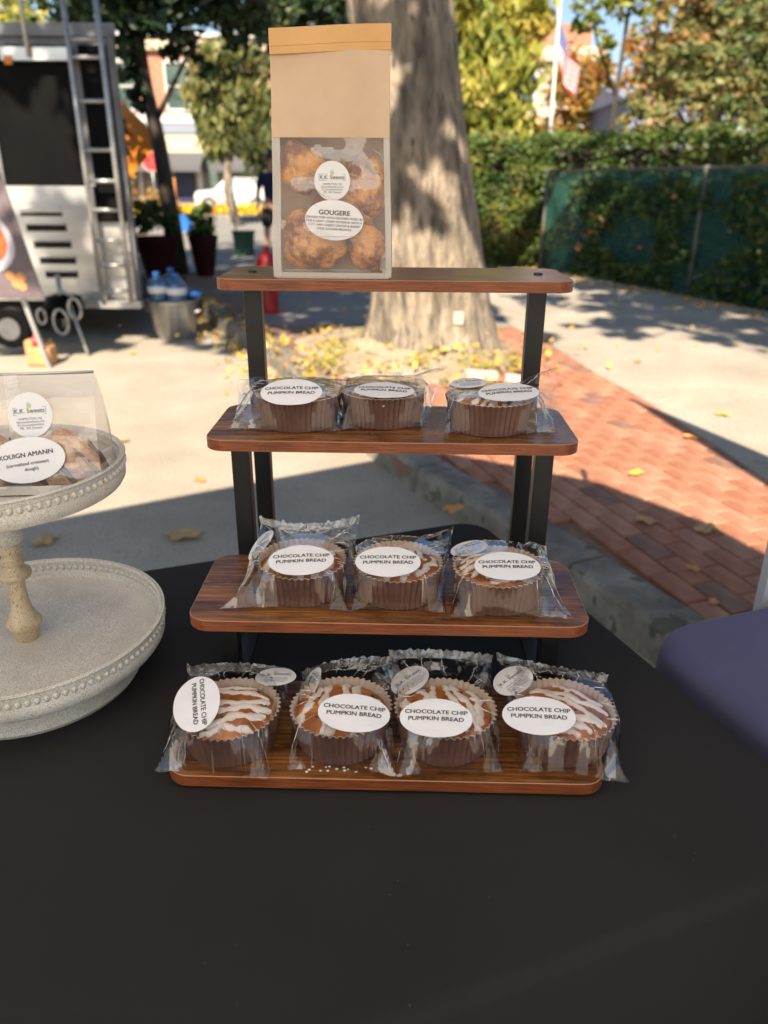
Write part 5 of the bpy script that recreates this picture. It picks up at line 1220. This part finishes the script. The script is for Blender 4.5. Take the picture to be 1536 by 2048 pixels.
# x, y, shelf z, rot, glaze angle, label pose (x,y,z,tilt,rz,roll), logo pose, corners, mids, label text
CK = [
 dict(p=(-.1595, .6558, .769), g=.12, l=(-.031, -.010, .0475, 14, -76, -10), q=(.041, .054, .040, -10, 5, 0), c=[(-.076, -.060, .004), (.055, -.072, .004), (.060, .082, .028), (-.068, .084, .030)], m=(.004, .006, .046, .012), lab='glazed pumpkin bread at the left end of the bottom shelf, label turned sideways'),
 dict(p=(-.0434, .6602, .769), g=1.45, l=(.0145, -.026, .0455, 12, -2, 4), q=(-.038, .049, .028, 10, 60, -55), c=[(-.060, -.060, .004), (.066, -.070, .004), (.064, .088, .040), (-.052, .078, .025)], m=(.006, .006, .052, .008), lab='glazed pumpkin bread second from left on the bottom shelf, crumbs under its brown cup'),
 dict(p=(.0654, .6589, .769), g=1.75, l=(-.012, -.031, .0450, 12, -4, -2), q=(-.036, .050, .037, 4, 28, -22), c=[(-.060, -.070, .004), (.064, -.062, .004), (.062, .082, .052), (-.062, .080, .060)], m=(.005, .006, .070, .008), lab='glazed pumpkin bread third from left on the bottom shelf, tall film flap behind it'),
 dict(p=(.1902, .659, .769), g=2.55, l=(-.033, -.027, .0455, 12, -6, -4), q=(-.047, .048, .039, 6, 30, -20), c=[(-.062, -.062, .004), (.060, -.074, -.003), (.066, .066, .034), (-.064, .088, .050)], m=(.006, .006, .046, .012), lab='glazed pumpkin bread at the right end of the bottom shelf, film overhanging'),
 dict(p=(-.0942, .7932, .8744), g=1.5, l=(.002, -.026, .0450, 16, 4, 0), q=(-.055, .045, .034, 10, 32, -45), c=[(-.098, -.060, .003), (.062, -.060, .003), (.068, .076, .066), (-.062, .076, .062)], m=(.005, .005, .058, .012), lab='glazed pumpkin bread at the left of the second shelf, logo sticker leaning beside it'),
 dict(p=(.0167, .7883, .8744), g=1.3, l=(-.012, -.024, .0455, 16, 0, 0), q=None, c=[(-.060, -.054, .003), (.060, -.060, .003), (.074, .078, .062), (-.056, .070, .034)], m=(.005, .005, .040, .008), lab='glazed pumpkin bread in the middle of the second shelf'),
 dict(p=(.1304, .7772, .8744), g=.5, l=(.006, -.022, .0455, 12, 0, 0), q=(-.029, .048, .038, -4, 14, -14), c=[(-.066, -.058, .003), (.088, -.060, .003), (.072, .070, .040), (-.052, .072, .034)], m=(.005, .005, .042, .010), lab='glazed pumpkin bread at the right of the second shelf, film tail reaching the shelf corner'),
 dict(p=(-.1065, .9292, 1.035), g=1.2, l=(-.004, -.038, .0440, 24, 2, 0), q=None, c=[(-.094, -.046, .004), (.060, -.050, .004), (.070, .062, .050), (-.092, .060, .052)], m=(.004, .008, .052, .020), lab='wrapped pumpkin bread at the left of the third shelf, label covering most of its top'),
 dict(p=(-.0019, .9438, 1.035), g=.9, l=(.001, -.034, .0425, 8, -5, 0), q=None, c=[(-.058, -.058, .004), (.056, -.046, .004), (.086, .060, .066), (-.058, .060, .044)], m=(.005, .008, .054, .012), lab='wrapped pumpkin bread in the middle of the third shelf'),
 dict(p=(.1282, .9161, 1.035), g=1.0, l=(.018, -.026, .0460, 11, 9, 0), q=(-.024, .026, .0490, 2, 10, -4), c=[(-.066, -.044, .004), (.088, -.044, .006), (.108, .062, .078), (-.056, .062, .044)], m=(.005, .010, .050, .012), lab='wrapped pumpkin bread at the right of the third shelf, film corner sticking out'),
]
for i, c in enumerate(CK):
    t = thing('wrapped_cake', c['lab'], 'cake', (c['p'][0], c['p'][1], c['p'][2] + .0003), 0, 'wrapped chocolate chip pumpkin breads')
    make_cup(t, i); make_cake(t, i + 1, c['g'] + 0, 6 if i != 1 else 5); make_wrap(t, i + 1, c['c'], c['m'], i in (0, 1, 2, 3, 4, 8), c['l'])
    oval_label(.0365, .0245, .0012, LINES, t, pose(c['l'][0], c['l'][1], c['l'][2] + .0046, *c['l'][3:]))
    if c['q']: oval_label(.0225, .0225, .001, None, t, pose(*c['q']), logo=True, name='logo_sticker')
rnd = random.Random(6); cb = MB()
for _ in range(15): sphere(cb, (-.0434 + rnd.gauss(0, .018), .6602 - .052 + rnd.uniform(-.004, .004), .7697), rnd.uniform(.0006, .0017), 6, 4, 1.3, 1, .5)
tag(cb.build('crumbs', M['glaze'], None), 'white glaze crumbs on the shelf under the second bread', 'crumbs', kind='stuff')

# ================================================================== GOUGERE BAG
bag = thing('kraft_bag', 'tall kraft paper bag with clear window standing on the top shelf', 'bag', (-.064, 1.000, 1.2036), radians(-1.2)); bag.scale = (.975, 1, .953)
def bagsec(z):   # half width, half depth at height z
    q = z / .285; return (.0725 - .0045 * q ** 1.5 + .0010 * sin(q * 7 + 1), max(.0030, .027 * (1 - q ** 1.6) + .0022 * sin(q * 14)))
def bag_pt(z, u, side, wob=True):   # u in -1..1 across the front/back
    hw, hd = bagsec(z); q = z / .285
    y = -hd if side == 'f' else hd
    b_ = (1 - u * u) * .004 * (1 - q) * (1 if side == 'f' else -.6)
    wb = (.0030 * noise.noise(Vector((u * 1.6, z * 15, 3 if side == 'f' else 9))) + .0010 * abs(noise.noise(Vector((u * 4 + z * 20, z * 30, 3))))) * (1 - abs(u) ** 6)
    return (u * hw + .004 * (q ** 3) * 0, y - b_ + wb, z)
def bag_sheet(z0, z1, u0, u1, side, nz=24, nu=20, off=0):
    vs = []; fs = []
    for j in range(nz + 1):
        for i in range(nu + 1):
            p = bag_pt(z0 + (z1 - z0) * j / nz, u0 + (u1 - u0) * i / nu, side); vs.append((p[0], p[1] + off, p[2]))
    for j in range(nz):
        for i in range(nu): a = j * (nu + 1) + i; q = (a, a + 1, a + nu + 2, a + nu + 1); fs.append(q if side == 'f' else q[::-1])
    return MB().add(vs, fs)
ZW = .163
bag_sheet(ZW, .268, -1, 1, 'f').build('paper_front', M['kraft'], bag, True)
bag_sheet(.006, .268, -1, 1, 'b').build('paper_back', M['kraft_in'], bag, True)
wm = bag_sheet(.008, ZW - .0002, -.86, 1 - .10, 'f', 60, 60)
for fi, f in enumerate(wm.f):
    x_, y_, z_ = wm.v[f[0]]
    if noise.noise(Vector((x_ * 30 + z_ * 18, z_ * 42, 6.3))) + (z_ - .10) * 3 + x_ * 2.5 > .24: wm.mi[fi] = 1  # pale patches toward the upper right, painted as reflected light
wn = wm.build('window', [M['film_flat'], M['film_glint']], bag, True)
bag_sheet(.002, ZW - .0002, -1, -.86, 'f', 16, 3).build('gusset_strip', M['film_frost'], bag, True)
bag_sheet(.002, ZW - .0002, .90, 1, 'f', 16, 3).build('gusset_strip', M['film_frost'], bag, True)
MB().add([bag_pt(.0, u, 'f') for u in (-.95, 1 - .05)] + [bag_pt(.0078, u, 'f') for u in (1, -1)], [(0, 1, 2, 3)]).build('bottom_seam', M['film_frost'], bag)
for sx in (-1, 1):
    vs = []; fs = []
    for j in range(25):
        z = .002 + .266 * j / 24; f = Vector(bag_pt(z, sx, 'f')); b = Vector(bag_pt(z, sx, 'b')); m_ = (f + b) / 2 + Vector((-sx * min(.006, abs(f.y - b.y) * .2) - sx * .0015, 0, 0)); vs += [f, m_, b]
    for j in range(24):
        for k in (0, 1): a = j * 3 + k; fs.append((a, a + 1, a + 4, a + 3))
    lo_ = [f for f in fs if f[0] < 14 * 3]; hi_ = [f for f in fs if f[0] >= 14 * 3]
    MB().add(vs, lo_).build('side_gusset', M['film_frost'], bag, True); MB().add(vs, hi_).build('side_gusset', M['kraft'], bag, True)
MB().box(-.070, .070, -.026, .026, .0006, .003).build('bag_bottom', M['kraft_in'], bag)
# folded tin-tie band
fb = MB(); vs = []; n_ = 24
prof = [(-.0046, .248), (-.0062, .2485), (-.0064, .2555), (-.0058, .2562), (-.0064, .257), (-.0060, .274), (-.0030, .2755), (.0030, .2755), (.0042, .270), (.0040, .262)]
for i in range(n_ + 1):
    u = -1 + 2 * i / n_; zo = .0016 * sin(u * 1.8 + .4) + .0012 * u
    for y_, z_ in prof: vs.append((u * .0700 + .0005, y_ + .0012 * sin(u * 2.4) , z_ + zo + .006))
J = len(prof)
for i in range(n_):
    for j in range(J - 1): a = i * J + j; fb.f.append((a, a + J, a + J + 1, a + 1)); fb.mi.append(0)
fb.v = [tuple(v) for v in vs]; fb.f.append(tuple(range(J))); fb.mi.append(0); fb.f.append(tuple(range(n_ * J, n_ * J + J))[::-1]); fb.mi.append(0)
fb.build('folded_band', M['kraft_band'], bag, True, 30)
# raised film wrinkles on the window
rnd = random.Random(12); wk = MB()
for _ in range(13):
    u = rnd.uniform(-.2, .85); z = rnd.uniform(.075, .148); a = rnd.uniform(-.9, .25); l_ = rnd.uniform(.02, .045); pts = []
    for k in range(7):
        t = k / 6 - .5; uu = u + t * l_ / .07 * cos(a); zz = z + t * l_ * sin(a) + .0015 * sin(t * 9 + u * 9); zz = min(.158, zz)
        p = Vector(bag_pt(zz, max(-.84, min(.88, uu)), 'f')); pts.append(p + Vector((0, -.0005, 0)))
    wk.tube(pts, [.0002, .0004, .0006, .0007, .0006, .0004, .0002], 5)
wk.tube([Vector(bag_pt(.051, u / 10 - .86, 'f')) + Vector((0, -.0004, 0)) for u in range(0, 18)], .0004, 5)
wk.build('film_crease', M['film_seal'], wn, True)
Rx = Matrix.Rotation(radians(90), 4, 'X')
fy1 = bag_pt(.112, 0, 'f')[1] - .0012; fy2 = bag_pt(.070, 0, 'f')[1] - .0014
oval_label(.0215, .0225, .0006, None, bag, Matrix.Translation((.0015, fy1 - .001, .1150)) @ Rx, logo=True, name='logo_sticker')
GL = [('GOUGERE', .0085, .0078, .02), ('(SAVORY PUFF WITH GRUYERE MIXED IN', .0025, .0035, .006), ('FOR A LIGHT, CRISPY EXTERIOR WITH A', -.0018, .0035, .006), ('SOFT, AIRY CHEESY CENTER & BAKED', -.0061, .0035, .006), ('UNTIL GOLDEN BROWN)', -.0104, .0035, .006)]
oval_label(.0355, .0235, .0016, GL, bag, Matrix.Translation((.0035, fy2 - .0013, .0700)) @ Rx @ Matrix.Rotation(radians(-3), 4, 'Z'))
for k, (x, z, sx, sz, sd_, lab) in enumerate(((-.037, .120, .026, .028, 3, 'golden cheese puff at the upper left inside the bag window'), (.033, .098, .031, .033, 5, 'cheese puff at the upper right behind the round sticker'), (-.025, .039, .038, .034, 7, 'largest browned cheese puff at the lower left in the bag'), (.039, .036, .021, .036, 9, 'narrow tilted cheese puff at the lower right in the bag'), (-.002, .070, .026, .022, 11, 'cheese puff in the middle behind the labels'))):
    o_ = MB(); sphere(o_, (0, 0, 0), 1, 40, 28, sx * 1.02, .0185, sz * 1.03, .30, 1.5, sd_); q = o_.build('cheese_puff', M['puff'], None, True); q.location = (-.064 + x, 1.001, 1.2036 + z + .003); q.rotation_euler = (0, (-.35 if k == 3 else .1 * k), 0)
    tag(q, lab, 'pastry', 'cheese puffs in the kraft bag')

# ================================================================== TIERED CAKE STAND
cs = thing('cake_stand', 'two-tier distressed whitewashed cake stand with beaded rims at the left', 'cake stand', (-.429, .792, .7525), radians(10))
mb = MB(); mb.lathe([(.108, 0), (.124, .0), (.128, .006), (.126, .022), (.114, .032), (.112, .0425)], 96, close=True); mb.build('base_ring', M['whitewash'], cs, True, 40)
def tray(R, z, name, gal):
    mb = MB(); mb.lathe([(.001, 0), (R * .62, -.0004), (R - .012, .0), (R - .006, .001), (R - .0045, .004), (R - .0042, .009 * gal), (R - .0034, .0105 * gal), (R - .0034, .0185 * gal), (R - .0045, .0195 * gal), (R - .005, .0245 * gal), (R - .003, .0265 * gal), (R, .025 * gal), (R + .0003, .0195 * gal), (R - .0012, .0185 * gal), (R - .0012, .0105 * gal), (R + .0, .009 * gal), (R - .0005, -.002), (R - .004, -.0075), (R - .02, -.0095), (.1 * R, -.0095)], 120)
    t_ = mb.build(name, M['whitewash'], cs, True, 50); t_.location = (0, 0, z)
    me = MB(); sphere(me, (0, 0, 0), .0042, 10, 8, 1, .86, 1.05); me = me.mesh('bead'); me.materials.append(M['whitewash']); me.polygons.foreach_set('use_smooth', [True] * len(me.polygons))
    n_ = int(2 * pi * R / .0092)
    for k in range(n_):
        a = 2 * pi * k / n_
        b = bpy.data.objects.new('bead', me); COL.objects.link(b); b.parent = t_; b.location = ((R - .0023) * cos(a), (R - .0023) * sin(a), .0145 * gal); b.rotation_euler = (0, 0, a); b.scale = (1.0, 1, 1)
    mb = MB(); mb.tube([((R + .0006) * cos(2 * pi * k / 120), (R + .0006) * sin(2 * pi * k / 120), .0255 * gal) for k in range(121)], .0012, 6, caps=False); mb.build('rim_wire', M['whitewash'], t_, True)
    return t_
tray(.161, .052, 'lower_tray', 1.)
tray(.138, .254, 'upper_tray', .9)
P1 = [(.0125, .0400), (.0150, .0480), (.0158, .054), (.0200, .060), (.0202, .066), (.0165, .072), (.0120, .082), (.0100, .096), (.0093, .110), (.0105, .120)]
mb = MB(); mb.lathe(P1, 40); mb.build('lower_pole', M['whitewash_wood'], cs, True, 60).location = (0, 0, .0115)
mb = MB(); mb.lathe([(.0105, .120), (.0180, .124), (.0190, .128), (.0180, .132), (.0105, .136), (.0100, .139), (.0135, .141), (.0142, .144), (.0105, .147), (.0098, .152), (.0130, .157), (.0136, .161), (.0100, .165)], 40); mb.build('turned_rings', M['whitewash_wood'], cs, True, 60).location = (0, 0, .0115)
mb = MB(); mb.lathe([(.0100, .165), (.0165, .169), (.0172, .174), (.0145, .184), (.0105, .198), (.0095, .212), (.0140, .2340)], 40); mb.build('upper_pole', M['whitewash'], cs, True, 60).location = (0, 0, .0115)

# KOUIGN AMANN bag on the upper tray
kb = thing('pastry_bag', 'clear box-bottomed pastry bag with white base standing on the upper tray', 'bag', (-.378, .78, .7525 + .2555), radians(5))
kw, kd, kh = .081, .034, .114
MB().box(-kw + .002, kw - .002, -kd + .002, kd - .002, 0, .0022).build('base_board', M['white_paint'], kb)
MB().add([(-kw + .002, -kd + .001, .0), (kw - .002, -kd + .001, .0), (kw - .002, -kd + .0005, .010), (-kw + .002, -kd + .0005, .010), (-kw + .002, -kd + .0014, .0), (kw - .002, -kd + .0014, .0), (kw - .002, -kd + .0009, .010), (-kw + .002, -kd + .0009, .010)], [(0, 1, 2, 3), (4, 7, 6, 5), (3, 2, 6, 7)]).build('board_lip', M['white_paint'], kb)
def kface(side, mat, name, cut=0):
    vs = []; fs = []; nz, nu = 22, 26; rr = random.Random(5 if side < 0 else 8)
    for j in range(nz + 1):
        q = j / nz
        for i in range(nu + 1):
            u = -1 + 2 * i / nu; hw = kw * (1 - .13 * q); y_ = side * (kd * (1 - q ** 1.3) + .0012) + .022 * q ** 2
            cr_ = .0035 * noise.noise(Vector((u * 2.5, q * 3.2, side * 3))) + .0016 * abs(noise.noise(Vector((u * 6 + q * 3, q * 5, side))))
            vs.append((u * hw, y_ + cr_ * (1 - abs(u) ** 8), .0015 + q * kh))
    for j in range(nz):
        for i in range(nu): a = j * (nu + 1) + i; fs += [(a, a + 1, a + nu + 2), (a, a + nu + 2, a + nu + 1)]
    mb = MB().add(vs, fs)
    if side < 0:
        for fi, f in enumerate(fs):
            x_, y_, z_ = vs[f[0]]
            if noise.noise(Vector((x_ * 34 + z_ * 12, z_ * 40, 2.2))) > .22: mb.mi[fi] = 1  # scattered facets painted with whitish glints
    return mb.build(name, [mat, M['film_glint']], kb, True, 25)
M['film_back'] = film_mat('frosted_back_film', base=.05, gain=.6, rough=.25, bump=.4, scale=22, haze=.35, hazecol=(.90, .84, .78))
kface(1, M['film_back'], 'back_film'); kf = kface(-1, M['film_ka'], 'front_film')
for sx in (-1, 1):
    vs = []; 
    for j in range(13):
        q = j / 12; hw = kw * (1 - .13 * q); yc = .022 * q ** 2; hd = kd * (1 - q ** 1.3) + .0012
        vs += [(sx * hw, yc - hd, .0015 + q * kh), (sx * (hw + (.007 * sin(q * 3.1) + .002)), yc, .0015 + q * kh), (sx * hw, yc + hd, .0015 + q * kh)]
    MB().add(vs, [(j * 3 + k, j * 3 + k + 1, j * 3 + k + 4, j * 3 + k + 3) for j in range(12) for k in (0, 1)]).build('side_film', M['film_ka'], kb)
fd = MB(); fd.tube([(-kw * .87, .0215, kh + .001), (0, .0222, kh + .0016), (kw * .87, .0222, kh + .003)], [.0016, .0016, .0016], 6); 
fd.build('folded_top', M['steel'], kb, True)
fd = MB(); fd.add([(-kw * .87, .0170, kh + .0005), (kw * .87, .0170, kh + .0020), (kw * .885, .0120, kh - .022), (-kw * .885, .0120, kh - .024)], [(0, 1, 2, 3)]); fd.build('fold_flap', M['film_frost'], kb)
tapeb = MB(); tapeb.add([(-.020, .0168, kh + .002), (-.006, .0166, kh + .002), (-.004, .001, kh - .055), (-.018, .001, kh - .055)], [(0, 1, 2, 3)]); tapeb.build('tape', M['film_seal'], kb)
# stickers (face tilted back slightly)
def kpose(x, z, rz=0): 
    q = z / kh; y_ = -(kd * (1 - q ** 1.3) + .0012) + .022 * q ** 2 - .0055; return Matrix.Translation((x, y_, z)) @ Matrix.Rotation(radians(72), 4, 'X') @ Matrix.Rotation(radians(rz), 4, 'Z')
oval_label(.0225, .0235, .001, None, kb, kpose(.009, .0795, 3), logo=True, name='logo_sticker')
KL = [('KOUIGN AMANN', .0055, .0066, .022), ('(carmalized croissant', -.0035, .0048, .014), ('dough)', -.0095, .0048, .014, .003)]
oval_label(.0385, .0235, .0018, KL, kb, kpose(.006, .0375, 8))
def pastry(loc, rz, lab, s=1.):
    p_ = thing('folded_pastry', lab, 'pastry', loc, rz, 'caramelised pastries in the clear bag')
    mb = MB(); N = 80; vs = []; zs = [0, .004, .012, .022, .034, .044, .052, .057]; rs = [.036, .0375, .036, .033, .027, .019, .010, .001]
    for j, (z_, r_) in enumerate(zip(zs, rs)):
        for k in range(N):
            a = 2 * pi * k / N; fold = abs(sin(a * 4 + z_ * 18)) ** .6; rr = r_ * (.74 + .36 * fold) + .0018 * noise.noise(Vector((cos(a) * 3, sin(a) * 3, z_ * 80))); vs.append((rr * cos(a) * s, rr * sin(a) * .72 * s, z_ * s + .002))
    fs = [(j * N + k, j * N + (k + 1) % N, (j + 1) * N + (k + 1) % N, (j + 1) * N + k) for j in range(7) for k in range(N)]
    MB().add(vs, fs).build('crust', M['pastry'], p_, True)
    for k in range(8):
        a = (k + .5) * pi / 4 - .05; r_ = .0395 * s
        mb = MB(); mb.tube([(r_ * cos(a), r_ * sin(a) * .72, .003), (r_ * 1.01 * cos(a - .15), r_ * .72 * sin(a - .15), .013), (r_ * .93 * cos(a - .4), r_ * .67 * sin(a - .4), .028), (r_ * .70 * cos(a - .65), r_ * .5 * sin(a - .65), .042)], [.0036, .0034, .0024, .0012], 7)
        mb.build('burnt_edge', M['burnt'], p_, True)
pastry((-.344, .785, 1.0105), .2, 'caramelised pastry on the right side in the clear bag', 1.0)
pastry((-.417, .780, 1.0105), .9, 'caramelised pastry on the left side in the clear bag, mostly behind the oval label', .92)
